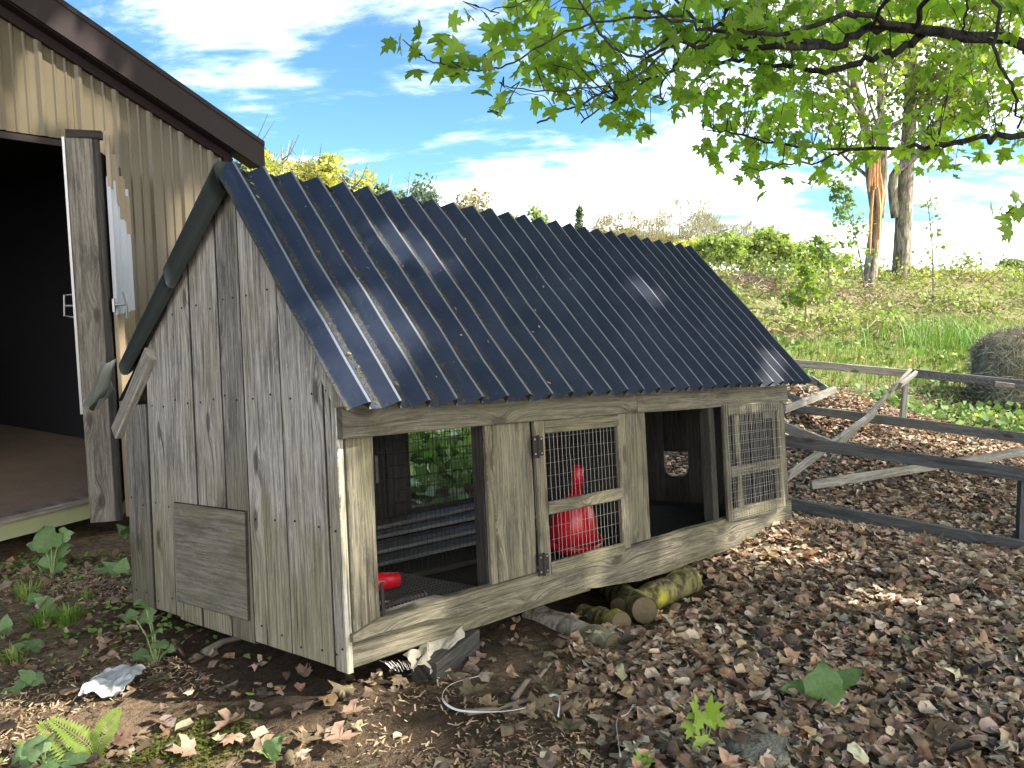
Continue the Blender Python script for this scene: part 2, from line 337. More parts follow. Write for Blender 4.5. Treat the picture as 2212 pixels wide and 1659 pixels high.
# ------------------------------------------------------------------ terrain
CP = np.array([(0, 0, .2), (-1.5, 2.2, .04), (0, 2.1, .13), (1.4, 2.1, .1), (-.5, 2.46, .13), (-1.37, 2.86, .01), (-1.73, 3.6, -.04), (-2.7, 4.5, -.13),
  (-2.1, 4.4, -.11), (.85, 3.42, .0), (-.12, 2.80, .08), (.11, 3.11, .045), (.63, 3.66, -.06), (.96, 4.02, -.03), (1.65, 4.74, .0), (.44, 5.87, -.27), (-.7, 4.4, -.10), (3.17, 4.93, -.27), (2.0, 5.7, -.23), (2.6, 5.3, -.25), (3.1, 6.8, -.13), (5.25, 10.3, .05), (1.2, 6.6, -.25), (7.7, 15.3, .25),
  (0, 8, -.22), (-1, 12, 0), (-6, 6, -.2), (-6, 12, 0), (8, 6, -.2), (4, 0, .1), (-4, 0, .05), (0, 15.5, .25), (-8, 16, .3), (14, 15.5, .25), (14, 8, 0), (5.6, 9.6, -.14), (1.9, 3.6, .06)])
def _phi(r2): return np.where(r2 > 1e-9, .5 * r2 * np.log(r2 + 1e-12), 0)
_P = CP[:, :2]; _n = len(CP)
_K = _phi(((_P[:, None] - _P[None]) ** 2).sum(-1)) + .02 * np.eye(_n); _Q = np.c_[np.ones(_n), _P]
_W = np.linalg.solve(np.block([[_K, _Q], [_Q.T, np.zeros((3, 3))]]), np.r_[CP[:, 2], 0, 0, 0])
def sstep(x, a, b): u = np.clip((x - a) / (b - a), 0, 1); return u * u * (3 - 2 * u)
def lump(x, y): return (np.sin(x * 5.1 + np.sin(y * 3.3)) * np.sin(y * 4.7 + np.cos(x * 2.9) * 1.3) * .012 + np.sin(x * 13.7 + y * 3.1) * np.sin(y * 15.1 - x * 4.2) * .006)
def gz(x, y):
    x = np.asarray(x, float); y = np.asarray(y, float); xs = np.clip(x, -9, 15).ravel(); ys = np.clip(y, -1, 15.5).ravel()
    z = _phi((xs[:, None] - _P[None, :, 0]) ** 2 + (ys[:, None] - _P[None, :, 1]) ** 2) @ _W[:_n] + _W[_n] + _W[_n + 1] * xs + _W[_n + 2] * ys
    z = z.reshape(x.shape)
    z = z + sstep(y, 14.2, 22.5) * 1.15 + np.clip(y - 22, 0, 600) * .0085
    z = z + .30 * np.exp(-(((x - 3.1) / 1.1) ** 2 + ((y - 8.6) / .8) ** 2)) + .18 * np.exp(-(((x - 2.2) / .8) ** 2 + ((y - 9.3) / .7) ** 2))
    return z + lump(x, y) * np.exp(-np.maximum(y - 12, 0) / 6) + sstep(y, 15, 18) * .10 * np.sin(x * .9 + y * .5) * np.sin(y * .8 - x * .3) * np.exp(-np.maximum(y - 22, 0) / 5)
def axis_pts(lo, hi, step, far0, far1, g=1.16):
    a = list(np.arange(lo, hi, step)); s = step
    while a[-1] < far1: s *= g; a.append(a[-1] + s)
    s = step
    while a[0] > far0: s *= g; a.insert(0, a[0] - s)
    return np.array(a)
xs = axis_pts(-4.5, 7.5, .055, -500, 500); ys = axis_pts(.6, 10.5, .06, -60, 700)
GX, GY = np.meshgrid(xs, ys); GZ = gz(GX, GY); nx, ny = len(xs), len(ys)
def litter_mask(x, y):
    """1 where the leaf carpet lies thick"""
    e = .25 * np.sin(x * 3.1 + y * 2.2) + .12 * np.sin(x * 7.3 - y * 5.1)
    front = sstep(x + .22 * (y - 2.1) * -1 + e * .5, -.15, .55) * (1 - sstep(y, 9.3 + e, 10.6 + e))
    return np.clip(front, 0, 1)
def grass_mask(x, y):
    e = .5 * np.sin(x * 1.1 + y * .7) + .25 * np.sin(x * 2.7 - y * 1.9)
    back = sstep(y + e, 9.6, 10.8); lft = sstep(y - .7 * x + e * .6, 6.4, 7.2) * sstep(y, 5.2, 6.2)
    return np.clip(np.maximum(back, lft), 0, 1)
LM, GM = litter_mask(GX, GY), grass_mask(GX, GY)
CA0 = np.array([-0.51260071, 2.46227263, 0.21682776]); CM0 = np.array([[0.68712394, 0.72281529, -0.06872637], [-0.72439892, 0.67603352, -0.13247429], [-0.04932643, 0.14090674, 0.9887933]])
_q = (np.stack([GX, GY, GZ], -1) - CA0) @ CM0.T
soil = np.maximum(np.exp(-(((GX + .25) / .42) ** 2 + ((GY - 2.28) / .28) ** 2)), sstep(_q[..., 0], -.28, -.06) * (1 - sstep(_q[..., 0], 2.6, 3.0)) * sstep(_q[..., 1], -.12, .05) * (1 - sstep(_q[..., 1], 1.75, 1.95)))  # dark soil patch in front; under the coop, painted contact shade on dark ground
m, t = new_mat('ground_soil'); GROUND = m
a = t.n('ShaderNodeVertexColor', layer_name='Col'); sc_ = t.n('ShaderNodeSeparateColor', ins={0: a.outputs[0]})
oc = t.n('ShaderNodeTexCoord').outputs['Object']
n1 = t.noise(oc, 3.5, 6, .65); n2 = t.noise(oc, 28.0, 5, .7); n3 = t.noise(oc, 110.0, 3, .7)
c = t.mix(t.ss(t.math('ADD', t.math('MULTIPLY', n1, .5), t.math('MULTIPLY', n2, .5)), .36, .62), (.055, .039, .028), (.22, .16, .105))
c = t.mix(t.ss(n3, .5, .8), c, (.27, .2, .13))
c = t.mix(sc_.outputs[0], c, t.mix(t.ss(n2, .35, .65), (.055, .037, .026), (.20, .145, .1)))
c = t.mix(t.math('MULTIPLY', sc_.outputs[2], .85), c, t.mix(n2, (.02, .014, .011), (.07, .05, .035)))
gcol = t.mix(t.ss(n1, .38, .62), (.13, .17, .045), (.22, .22, .085)); gcol = t.mix(t.math('MULTIPLY', t.ss(n2, .45, .65), .6), gcol, (.27, .2, .14))
c = t.mix(sc_.outputs[1], c, gcol)
finish(t, c, .95, t.math('ADD', t.math('MULTIPLY', n2, .7), t.math('MULTIPLY', n3, .3)), .9, .03, spec=.1)
T = np.array([[j * nx + i, j * nx + i + 1, (j + 1) * nx + i + 1, (j + 1) * nx + i] for j in range(ny - 1) for i in range(nx - 1)])
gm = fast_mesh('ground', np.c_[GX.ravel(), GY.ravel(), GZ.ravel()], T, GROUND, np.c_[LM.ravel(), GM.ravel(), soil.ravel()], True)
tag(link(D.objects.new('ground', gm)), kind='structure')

# ------------------------------------------------------------------ chicken coop (own tilted axes: l along the front, w to the back, u up)
CA, CM = CA0, CM0
CW, CL = 1.675, 3.15
coop = empty('chicken_coop', label='grey weathered board chicken coop with dark blue corrugated roof', cat='chicken coop')
M4 = Matrix.Identity(4)
for i in range(3):
    for j in range(3): M4[i][j] = CM[j][i]
    M4[i][3] = CA[i]
coop.matrix_world = M4
def cw(l, w_, u): return CA + l * CM[0] + w_ * CM[1] + u * CM[2]
X, Y, Z = np.eye(3)
# gable boards at the near end (outer face at l = 0)
APW, APU = .616, 1.70
def gable_u(w_): return APU - (APW - w_) * 1.2195 if w_ < APW else APU - (w_ - APW) * .70
joints = [.004, .072, .328, .583, .752, .985, 1.188, 1.437, CW]
for k in range(8):
    a, b = joints[k] + .0022, joints[k + 1] - .0022; dz = random.uniform(-.016, .006)
    if k == 7: pts = [(a, dz), (b, dz), (b, .888), (a, .888)]
    elif a < APW < b: pts = [(a, dz), (b, dz), (b, gable_u(b)), (APW, APU), (a, gable_u(a))]
    else: pts = [(a, dz), (b, dz), (b, gable_u(b)), (a, gable_u(a))]
    # seen from outside the w axis runs to the left
    o = poly_board([(-p, q) for p, q in pts][::-1], (random.uniform(-.004, .005) + .022, 0, 0), -Y, Z, .022, c=.003).build('wall_board', WALLW, coop)
    if k: dark_edges(o)
poly_board([(.095, .835), (.012, .835), (-.075, .955), (-.075, 1.04)][::-1], (-.007, 0, 0), -Y, Z, .016).build('eave_board', WALLW, coop)
dark_edges(poly_board([(-1.192, .061), (-.608, .069), (-.595, .471), (-1.186, .474)], (-.002, 0, 0), -Y, Z, .009, grain=0).build('plywood_patch', PLYW, coop))
mb = MB()
for k in range(8):
    for u_ in (.05, .46, .88, 1.25):
        for s_ in (.25, .75):
            w_ = joints[k] + (joints[k + 1] - joints[k]) * s_ + random.uniform(-.012, .012)
            if u_ < gable_u(w_) - .05 and (k < 7 or u_ < .85) and not (.6 < w_ < 1.19 and u_ < .47): mb.lathe([(.0045, 0), (.003, .0025)], 6, (.0 - .006, w_, u_ + random.uniform(-.02, .02)), (-1, 0, 0))
mb.build('nails', RUST, coop, kind='stuff')
# back slope rafter poking out past the wall, and the dark opening beside it
plank('rafter', coop, RAILW, (-.012, 1.34, 1.10), (-.012, 1.745, .765), (0, .6, .8), .07, .035)
plank('rafter', coop, BEAMW, (.05, .66, 1.64), (.05, 1.72, .86), (0, .6, .8), .09, .04)
# framing on the front (outer face w = 0)
def fb(l0, l1, u0, u1, w0=0.0, th=.024, vertical=True, name='post', mat=FRONTW, jit=.0025):
    if vertical: return plank(name, coop, mat, ((l0 + l1) / 2, w0 + th / 2, u0), ((l0 + l1) / 2, w0 + th / 2, u1), X, l1 - l0, th, jit=jit)
    return plank(name, coop, mat, (l0, w0 + th / 2, (u0 + u1) / 2), (l1, w0 + th / 2, (u0 + u1) / 2), Z, u1 - u0, th, jit=jit)
fb(.026, .132, .10, .742); fb(.026, .06, .0, .80, .03, .06, mat=INW, name='stud')
fb(.688, .905, .145, .745); fb(.655, .69, .14, .745, .004, .02); fb(.66, .70, .0, .80, .03, .06, mat=INW, name='stud')
fb(1.530, 1.695, .150, .742, -.003)
fb(2.99, 3.145, .145, .735)
fb(2.30, 2.35, .0, .80, .012, .06, mat=INW, name='stud'); fb(3.08, 3.13, .0, .8, .03, .06, mat=INW, name='stud')
plank('eave_beam', coop, BEAMW, (.0, -.006, .787), (1.606, -.006, .792), Z, .104, .036, jit=.003)
plank('eave_beam', coop, BEAMW, (1.611, -.005, .789), (3.15, -.005, .776), Z, .104, .036, jit=.003)
# bottom rail: live-edged upper board over a lower board at the near end
def live_edge():
    n = 30; V = []; UV = []
    for i in range(n + 1):
        l = .012 + (3.148 - .012) * i / n; s = i / n
        top = .146 - .03 * sstep(np.float64(.13 - l), 0, .13) + .002 * math.sin(i * 1.7)
        lo = (.086 - .072 * sstep(np.float64(l), .1, 1.3)) - .047 * sstep(np.float64(l), 1.0, 1.9) + .038 * sstep(np.float64(l), 1.9, 3.0) + .006 * math.sin(l * 7) + .003 * math.sin(l * 23)
        for u_, w_ in ((lo, .024), (lo + .004, -.012), (top - .004, -.012), (top, .024)): V.append((l, w_, u_)); UV.append((l, u_ + w_))
    F = [(i * 4 + j, (i + 1) * 4 + j, (i + 1) * 4 + (j + 1) % 4, i * 4 + (j + 1) % 4) for i in range(n) for j in range(4)] + [(0, 1, 2, 3), tuple(n * 4 + j for j in (3, 2, 1, 0))]
    mb = MB(); mb.add(V, F, UV); return mb
live_edge().build('bottom_rail', FRONTW, coop)
plank('bottom_rail', coop, FRONTW, (.012, .026, .044), (1.25, .026, .040), Z, .085, .022)
# back and far walls (boards with openings), floor, partition
def wall_run(name, horiz, at_, lo, hi, u0, u1, n, mat, hole=None, topf=None):
    for k in range(n):
        a = lo + (hi - lo) * k / n + .0015; b = lo + (hi - lo) * (k + 1) / n - .0015
        segs = [(u0, u1 if topf is None else None)]
        if hole and a < hole[1] - .005 and b > hole[0] + .005: segs = [(u0, hole[2]), (hole[3], u1 if topf is None else None)]
        for s0, s1 in segs:
            if s1 is None: pa, pb = topf(a), topf(b)
            else: pa = pb = s1
            if s1 is not None and s1 - s0 < .02: continue
            P = [(a, s0), (b, s0), (b, pb), (a, pa)]
            if horiz: poly_board(P, (0, at_, 0), X, Z, .018).build(name, mat, coop)
            else: poly_board(P, (at_, 0, 0), Y, Z, .018).build(name, mat, coop)
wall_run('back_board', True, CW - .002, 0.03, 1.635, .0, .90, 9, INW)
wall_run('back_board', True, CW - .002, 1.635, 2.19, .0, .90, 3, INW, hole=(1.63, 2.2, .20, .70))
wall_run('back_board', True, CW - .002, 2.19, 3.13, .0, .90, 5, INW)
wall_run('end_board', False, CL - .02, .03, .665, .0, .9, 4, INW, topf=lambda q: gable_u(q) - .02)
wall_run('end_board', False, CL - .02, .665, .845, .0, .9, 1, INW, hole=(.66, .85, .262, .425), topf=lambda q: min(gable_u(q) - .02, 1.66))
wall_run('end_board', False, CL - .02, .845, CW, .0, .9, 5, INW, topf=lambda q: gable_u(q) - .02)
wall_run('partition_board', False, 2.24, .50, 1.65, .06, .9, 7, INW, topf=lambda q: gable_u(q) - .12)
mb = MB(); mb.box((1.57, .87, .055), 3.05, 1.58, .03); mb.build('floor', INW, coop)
for l0, l1, w0, w1, u0, wd in ((.55, 2.2, 1.00, .96, .088, .20), (.75, 2.15, 1.24, 1.20, .10, .24), (.62, 2.2, 1.44, 1.40, .128, .20), (.9, 2.2, 1.57, 1.60, .150, .20)):
    plank('floor_plank', coop, DECKW, (l0, w0, u0), (l1, w1, u0 + .012), (0, 1, random.uniform(-.06, .02)), wd, .02)
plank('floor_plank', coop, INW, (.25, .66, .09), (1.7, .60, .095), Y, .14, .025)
for w0, sg in ((.667, 1), (.843, -1)):
    a = [(w0, .262), (w0 + sg * .045, .262), (w0 + sg * .028, .268), (w0 + sg * .012, .280), (w0 + sg * .004, .300), (w0, .32)]
    mb = MB(); k_ = len(a); mb.add([(CL - .019, p_, q_) for p_, q_ in a] + [(CL - .004, p_, q_) for p_, q_ in a], [tuple(range(k_)), tuple(range(2 * k_ - 1, k_ - 1, -1))] + [(j, (j + 1) % k_, k_ + (j + 1) % k_, k_ + j) for j in range(k_)]); mb.build('hole_corner', INW, coop)
# wire mesh (each panel one net of thin wires)
def net(o, ax, ay, w_, h_, da, db, r=.0011, wob=.0, sides=3):
    o, ax, ay = (np.asarray(q, float) for q in (o, ax, ay)); nz = np.cross(ax, ay); mb = MB()
    for i in range(int(w_ / da) + 1):
        j = random.uniform(-wob, wob); k_ = 5
        mb.tube([o + ax * (i * da + j + random.uniform(-wob, wob) * .6) + ay * (h_ * s / k_) + nz * random.uniform(-wob, wob) for s in range(k_ + 1)], r, sides, False)
    for i in range(int(h_ / db) + 1):
        k_ = 5
        mb.tube([o + ay * (i * db + random.uniform(-wob, wob) * .6) + ax * (w_ * s / k_) + nz * random.uniform(-wob, wob) for s in range(k_ + 1)], r, sides, False)
    return mb
net((.15, .60, .10), X, Z, 1.95, .85, .027, .052, .0015, .003).build('wire_mesh', DWIRE, coop, kind='stuff')
net((1.60, CW - .03, .19), X, Z, .62, .52, .026, .05, .0016, .003).build('wire_mesh', DWIRE, coop, kind='stuff')
net((.10, .03, .105), X, Y, .62, .60, .019, .019, .0013, .001).build('floor_mesh', WIREM, coop, kind='stuff')
net((1.76, .06, .10), X, Y, 1.34, 1.0, .02, .02, .0009, .001).build('floor_mesh', DWIRE, coop, kind='stuff')
# hinged mesh doors
def mesh_door(l0, l1, u0, u1, w0, st, tr, mid, mth, lab=None):
    d = empty('mesh_door', (l0, w0, u0), coop); W_, H_ = l1 - l0, u1 - u0
    def pl(nm, p0, p1, wv, wd, th=.022): return plank(nm, d, FRONTW, p0, p1, wv, wd, th, jit=.0015)
    pl('stile', (st / 2, 0, 0), (st / 2, 0, H_), X, st); pl('stile', (W_ - st / 2, .004, .0), (W_ - st / 2, .004, H_), X, st)
    pl('rail', (st, -.001, H_ - tr / 2), (W_ - st, -.001, H_ - tr / 2), Z, tr); pl('rail', (st, -.001, tr / 2), (W_ - st, -.001, tr / 2), Z, tr)
    pl('rail', (st, -.002, mid), (W_ - st, -.002, mid), Z, mth)
    return d, W_, H_
d1, W1, H1 = mesh_door(.915, 1.527, .118, .738, -.004, .056, .052, .268, .05)
net((.03, .014, .03), X, Z, W1 - .05, H1 - .05, .0262, .052, .0012, .002).build('wire_mesh', WIREM, d1, kind='stuff')
for zc in (.055, H1 - .10):
    mb = MB(); mb.box((-.012, -.016, zc), .026, .004, .085); mb.box((.022, -.016, zc), .026, .004, .075); mb.tube([(.005, -.018, zc - .045), (.005, -.018, zc + .045)], .006, 8)
    hg = mb.build('hinge', RUST, d1)
    for dx in (-.014, .024):
        for dz in (-.028, .03): MB().lathe([(.0045, 0), (.003, .003)], 8, (dx, -.018, zc + dz), (0, -1, 0)).build('screw', STEEL, hg)
d2, W2, H2 = mesh_door(2.37, 2.975, .135, .738, -.024, .04, .055, .25, .055)
d2.rotation_euler = (0, 0, -.05)
fb2 = plank('stile', d2, FRONTW, (.15, .012, .05), (.15, .012, H2 - .05), X, .045, .02)
net((.02, -.015, -.005), X, Z, W2 - .05, H2 + .0, .026, .05, .0012, .003).build('wire_mesh', WIREM, d2, kind='stuff')
net((.11, .03, .05), X, Z, W2 - .18, H2 - .1, .026, .05, .0012, .003).build('wire_mesh', WIREM, d2, kind='stuff')
fb(2.90, 2.99, .74 - .10, .735, .003, .02, name='corner_block')
# strap hinge left over on the near post
for zc, hh in ((.625, .09), (.20, .11)): MB().box((.139, -.004, zc), .011, .006, hh).build('hinge_strap', RUST, coop)

# corrugated roof, front slope: RIB pitch across l; sheets overlap by one rib
RP = .1225
PROF = [(0.0, 0.0), (.10, .001), (.50, .038), (.53, .0395), (.56, .038), (.66, .001)]      # (phase, height)
def sheet(l0, ribs, top, bot, dy=0.0, flange=False, mat=ROOFM):
    """top/bot are (w,u) of the slope's ends; corrugations run down the slope"""
    top, bot = np.array(top), np.array(bot); d = bot - top; L = np.linalg.norm(d); d /= L; nrm = np.array([d[1], -d[0]])
    if nrm[1] < 0: nrm = -nrm
    pro = []
    for r in range(ribs):
        for ph, hh in PROF: pro.append((l0 + (r + ph) * RP, hh, ph))
    pro.append((l0 + ribs * RP, 0.0, 1.0)); pro.append((l0 + (ribs + .1) * RP, .004, .1))
    n = 7; V = []; UV = []
    for i in range(n + 1):
        s = i / n
        for l, hh, ph in pro:
            q = top + d * (s * L + (random.uniform(-.004, .004) if i in (0, n) else 0)) + nrm * (hh + dy + .0025 * math.sin(i * 1.3 + l * 5) + .002 * math.sin(i * 2.9 + l * 11))
            V.append((l, q[0], q[1])); UV.append((s * L, ph))
    k = len(pro); F = [(i * k + j, i * k + j + 1, (i + 1) * k + j + 1, (i + 1) * k + j) for i in range(n) for j in range(k - 1)]
    mb = MB(); mb.add(V, F, UV); o = mb.build('roof_sheet', mat, None)
    sol = o.modifiers.new('thickness', 'SOLIDIFY'); sol.thickness = .0012; sol.offset = -1
    return o
roof = empty('roof', (0, 0, 0), coop)
TOPF, BOTF = (.634, 1.735), (-.126, .822)
for l0, nr, dy in ((-.055, 9, .0), (-.055 + 9 * RP, 9, .0022), (-.055 + 18 * RP, 9, .0044)):
    o = sheet(l0, nr, TOPF, BOTF, dy); o.parent = roof
o = sheet(-.01, 26, (.60, 1.712), (1.72, .905), 0); o.parent = roof
# rolled trim along the near rake of the back slope: two lapped lengths, and the broken metal end
def trim(ws, up, lo, name, out=0.0):
    """folded sheet along the rake: outer face between the lo and up lines (functions of w), rolled over onto the roof"""
    V = []; UV = []; ns = 8; sec = 7
    for i in range(ns + 1):
        w_ = ws[0] + (ws[1] - ws[0]) * i / ns; a, b = lo(w_), up(w_); c_ = (a + b) / 2; h = (b - a) / 2
        for l_, k in ((-.030, -1.0), (-.052, -.96), (-.060, -.6), (-.062, .2), (-.058, .62), (-.040, .88), (.06, 1.0)):
            V.append((l_ - out, w_ + .35 * h * k, c_ + h * k)); UV.append((w_, k * .05))
    F = [(i * sec + j, i * sec + j + 1, (i + 1) * sec + j + 1, (i + 1) * sec + j) for i in range(ns) for j in range(sec - 1)] + [tuple(range(sec)), tuple(ns * sec + j for j in range(sec))[::-1]]
    mb = MB(); mb.add(V, F, UV); o = mb.build(name, TRIMGREEN, roof, smooth=True); return o
UPF = lambda q: 1.722 - .700 * (q - .66)
LOF = lambda q: 1.600 - .645 * (q - .66)
trim((.60, 1.06), UPF, LOF, 'rake_trim', .004); trim((1.03, 1.56), lambda q: UPF(q) - .008, LOF, 'rake_trim')
mb = MB(); V = []; n = 7
for i in range(4):
    for j in range(n):
        s = i / 3; a = -1.2 + 2.5 * j / (n - 1)
        V.append((-.09 + .06 * math.cos(a) * -1 + .02 * s, 1.52 + .21 * s + .08 * math.sin(a) + random.uniform(-.006, .006), 1.06 - .17 * s + .055 * math.sin(a) * -.6 + .012 * random.uniform(-1, 1)))
mb.add(V, [(i * n + j, i * n + j + 1, (i + 1) * n + j + 1, (i + 1) * n + j) for i in range(3) for j in range(n - 1)])
o = mb.build('bent_flashing', BRUSHED, roof, smooth=True); o.modifiers.new('thickness', 'SOLIDIFY').thickness = .002
mb = MB(); mb.add([(-.07, 1.69, 1.06), (-.075, 1.97, .905), (-.05, 1.88, .87), (-.05, 1.66, .96)], [(0, 1, 2, 3)])
o = mb.build('bent_flashing', BRUSHED, roof); o.modifiers.new('thickness', 'SOLIDIFY').thickness = .002
# ------------------------------------------------------------------ barn
BP = np.array([-2.52, 4.9, 0]); BT = np.array([.524, .852, 0]); BT /= np.linalg.norm(BT); BN = np.array([BT[1], -BT[0], 0])
barn = empty('metal_barn', (0, 0, 0), label='tan ribbed metal barn with brown roof trim and open dark doorway', cat='barn')
def bw(t_, z, off=0.0): return BP + BT * t_ + BN * off + np.array([0, 0, z])
def rake(t_): return 2.86 - .4027 * (t_ + .369) if t_ > -3.5 else 2.86 - .4027 * (-3.5 + .369) - .4027 * (-3.5 - t_)
def rib_panel(t0, t1, zlo, mat, name='siding_panel', parent=barn, ztop=None, place=None):
    ph0 = .043; p = .2235; pr = []
    k0 = int(math.floor((t0 - ph0) / p)) - 1; k1 = int(math.ceil((t1 - ph0) / p)) + 1
    for k in range(k0, k1):
        c = ph0 + k * p
        pr += [(c - .026, 0), (c - .012, .019), (c + .008, .019), (c + .020, 0), (c + .070, 0), (c + .076, .008), (c + .084, .008), (c + .094, 0), (c + .136, 0), (c + .142, .008), (c + .150, .008), (c + .160, 0)]
    pr = [(t0, 0)] + [q for q in pr if t0 < q[0] < t1] + [(t1, 0)]
    V = []; n = len(pr)
    for t_, o in pr:
        zt = (rake(t_) if ztop is None else ztop)
        V += [bw(t_, zlo, o), bw(t_, zlo + (zt - zlo) * .5, o), bw(t_, zt, o)] if place is None else [place(t_, zlo, o), place(t_, (zlo + zt) / 2, o), place(t_, zt, o)]
    F = [(i * 3 + j, (i + 1) * 3 + j, (i + 1) * 3 + j + 1, i * 3 + j + 1) for i in range(n - 1) for j in range(2)]
    mb = MB(); mb.add(V, F); return mb.build(name, mat, parent)
rib_panel(.0, .505, -.02, TAN); rib_panel(.507, 1.045, -.02, TAN)
for a, b in ((-.91, -.002), (-1.82, -.912), (-2.2, -1.822)): rib_panel(a, b, 2.235, TAN)
for a, b in ((-3.1, -2.202), (-4.0, -3.102), (-4.9, -4.002), (-5.8, -4.902), (-6.7, -5.802), (-7.6, -6.702)): rib_panel(a, b, -.02, TAN)
def bprism(t0, z0, t1, z1, hgt, off0, off1, name, mat, n=1):
    """sloped trim strip along the wall"""
    V = []
    for t_, z in ((t0, z0), (t1, z1)):
        V += [bw(t_, z, off0), bw(t_, z, off1), bw(t_, z - hgt, off1), bw(t_, z - hgt, off0)]
    mb = MB(); mb.add(V, [(0, 1, 5, 4), (1, 2, 6, 5), (2, 3, 7, 6), (3, 0, 4, 7), (0, 3, 2, 1), (4, 5, 6, 7)]); return mb.build(name, mat, barn)
bprism(-3.5, rake(-3.5) + .012, 1.09, rake(1.09) + .012, .055, -.01, .03, 'rake_moulding', BROWN)
bprism(-3.5, rake(-3.5) + .215, 1.30, rake(1.30) + .200, .185, .09, .12, 'fascia', BROWN)
bprism(-3.5, rake(-3.5) + .026, 1.27, rake(1.27) + .026, .012, .0, .10, 'soffit', BROWN)
bprism(-2.2, 2.235, .005, 2.225, .035, -.03, .012, 'door_header', BROWN)
bprism(1.03, 2.28, 1.10, 2.26, 2.3, -.03, .028, 'corner_trim', BROWN)
zr = rake(-3.5)
for nm, ta, za, tb, zb in (('roof_slope', 1.30, rake(1.30) + .21, -3.5, zr + .225), ('roof_slope', -8.3, rake(-8.3) + .21, -3.5, zr + .225)):
    mb = MB(); mb.add([bw(ta, za, .125), bw(tb, zb, .125), bw(tb, zb, -8), bw(ta, za, -8), bw(ta, za - .03, .125), bw(tb, zb - .03, .125), bw(tb, zb - .03, -8), bw(ta, za - .03, -8)],
        [(0, 1, 2, 3), (4, 7, 6, 5), (0, 4, 5, 1), (2, 6, 7, 3), (0, 3, 7, 4)]); mb.build(nm, BROWN, barn)
mb = MB(); mb.add([bw(1.03, 0, -.06), bw(1.03, 0, -7.9), bw(1.03, 2.3, -7.9), bw(1.03, 2.3, -.06)], [(0, 1, 2, 3)]); mb.build('side_wall', TAN, barn)
def bbox(t0, t1, z0, z1, o0, o1, name, mat):
    V = [bw(t_, z, o) for t_ in (t0, t1) for z in (z0, z1) for o in (o0, o1)]
    mb = MB(); mb.add(V, [(0, 1, 3, 2), (4, 6, 7, 5), (0, 4, 5, 1), (2, 3, 7, 6), (0, 2, 6, 4), (1, 5, 7, 3)], [(v[0] * .524 + v[1] * .852, v[2]) for v in V]); return mb.build(name, mat, barn)
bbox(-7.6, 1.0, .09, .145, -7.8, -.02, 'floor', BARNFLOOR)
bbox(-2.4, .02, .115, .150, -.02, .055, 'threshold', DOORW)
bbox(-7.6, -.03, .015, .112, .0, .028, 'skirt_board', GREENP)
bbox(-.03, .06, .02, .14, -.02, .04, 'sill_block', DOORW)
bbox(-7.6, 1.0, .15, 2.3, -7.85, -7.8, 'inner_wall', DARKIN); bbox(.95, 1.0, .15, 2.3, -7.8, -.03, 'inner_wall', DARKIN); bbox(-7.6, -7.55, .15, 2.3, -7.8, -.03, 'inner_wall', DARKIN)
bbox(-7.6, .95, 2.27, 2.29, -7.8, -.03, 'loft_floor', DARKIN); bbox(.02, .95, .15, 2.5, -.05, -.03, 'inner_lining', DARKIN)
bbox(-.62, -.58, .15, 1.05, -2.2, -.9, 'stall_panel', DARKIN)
mb = MB(); mb.tube([bw(-.42, .15, -1.1), bw(-.40, 1.25, -1.1)], .03, 8); mb.build('steel_pole', STEEL, barn)
# open door leaf swung out, its free edge towards the camera
DX, DY = -.496 * 4.35, 4.35
ZT, ZB = float(at(200, 290, DY)[2]), float(at(245, 1123, DY)[2])
HX, HY = (bw(.215, 0, .03)[:2]); dl = np.array([HX - DX, HY - DY]); DLEN = np.linalg.norm(dl); dl /= DLEN
door = empty('barn_door', (DX, DY, ZB), barn); HD = ZT - ZB
door.rotation_euler = (0, 0, math.atan2(dl[1], dl[0]))          # local x runs back along the leaf, -y faces right
pv = np.array([math.cos(-math.atan2(dl[1], dl[0])), math.sin(-math.atan2(dl[1], dl[0]))])
plank('stile', door, DOORW, (0, .055, 0), (0, .055, HD - .02), (.0, 1, 0), .125, .045, jit=.002)
plank('stile', door, INW, (.01, -.02, .0), (.01, -.02, HD), (.0, 1, 0), .03, .06)
mb = MB(); mb.box((0, .03, HD - .004), .06, .165, .04); mb.build('cap', INW, door)
mb = MB(); mb.box((.0, .127, HD * .64), .03, .012, HD * .70); mb.build('edge_trim', STEEL, door)
plank('rail', door, INW, (.03, .02, .12), (DLEN - .02, .02, .12), Z, .13, .04); plank('rail', door, INW, (.03, .02, HD - .15), (DLEN - .02, .02, HD - .15), Z, .13, .04)
def door_sheet(x0, x1, z0, z1, mat, o=0.0): return rib_panel(x0, x1, z0, mat, 'metal_sheet', door, z1, lambda a, z, q: np.array([a, -.048 - o - q, z]))
door_sheet(.05, DLEN, .0, HD * .56, TANL); door_sheet(.05, DLEN, HD * .545, HD * .9, WHITEP, .003)
for k in range(4): door_sheet(.05 + .2 * k, .05 + .2 * (k + 1) - .004, HD * (.875 - .035 * k), HD * (1.0 - .045 * k) + .03, TANL, .008)
mb = MB(); mb.box((DLEN * .5, -.03, HD * .5), DLEN - .06, .012, HD * .92); mb.build('backing', INW, door)
zh = float(at(185, 660, DY)[2]) - ZB
mb = MB(); mb.tube([(0, .115, zh + .06), (-.02, .17, zh + .055), (-.02, .175, zh - .05), (0, .12, zh - .065)], .006, 8); mb.tube([(0, .115, zh + .0), (-.02, .17, zh)], .006, 8); mb.build('handle', STEEL, door)
mb = MB(); mb.tube([(.02, -.05, zh), (.02, -.11, zh + .005)], .008, 8); mb.tube([(.02, -.115, zh - .07), (.02, -.12, zh), (.02, -.105, zh + .07)], .008, 8); mb.box((.03, -.055, zh), .05, .01, .07); mb.build('latch', STEEL, door)

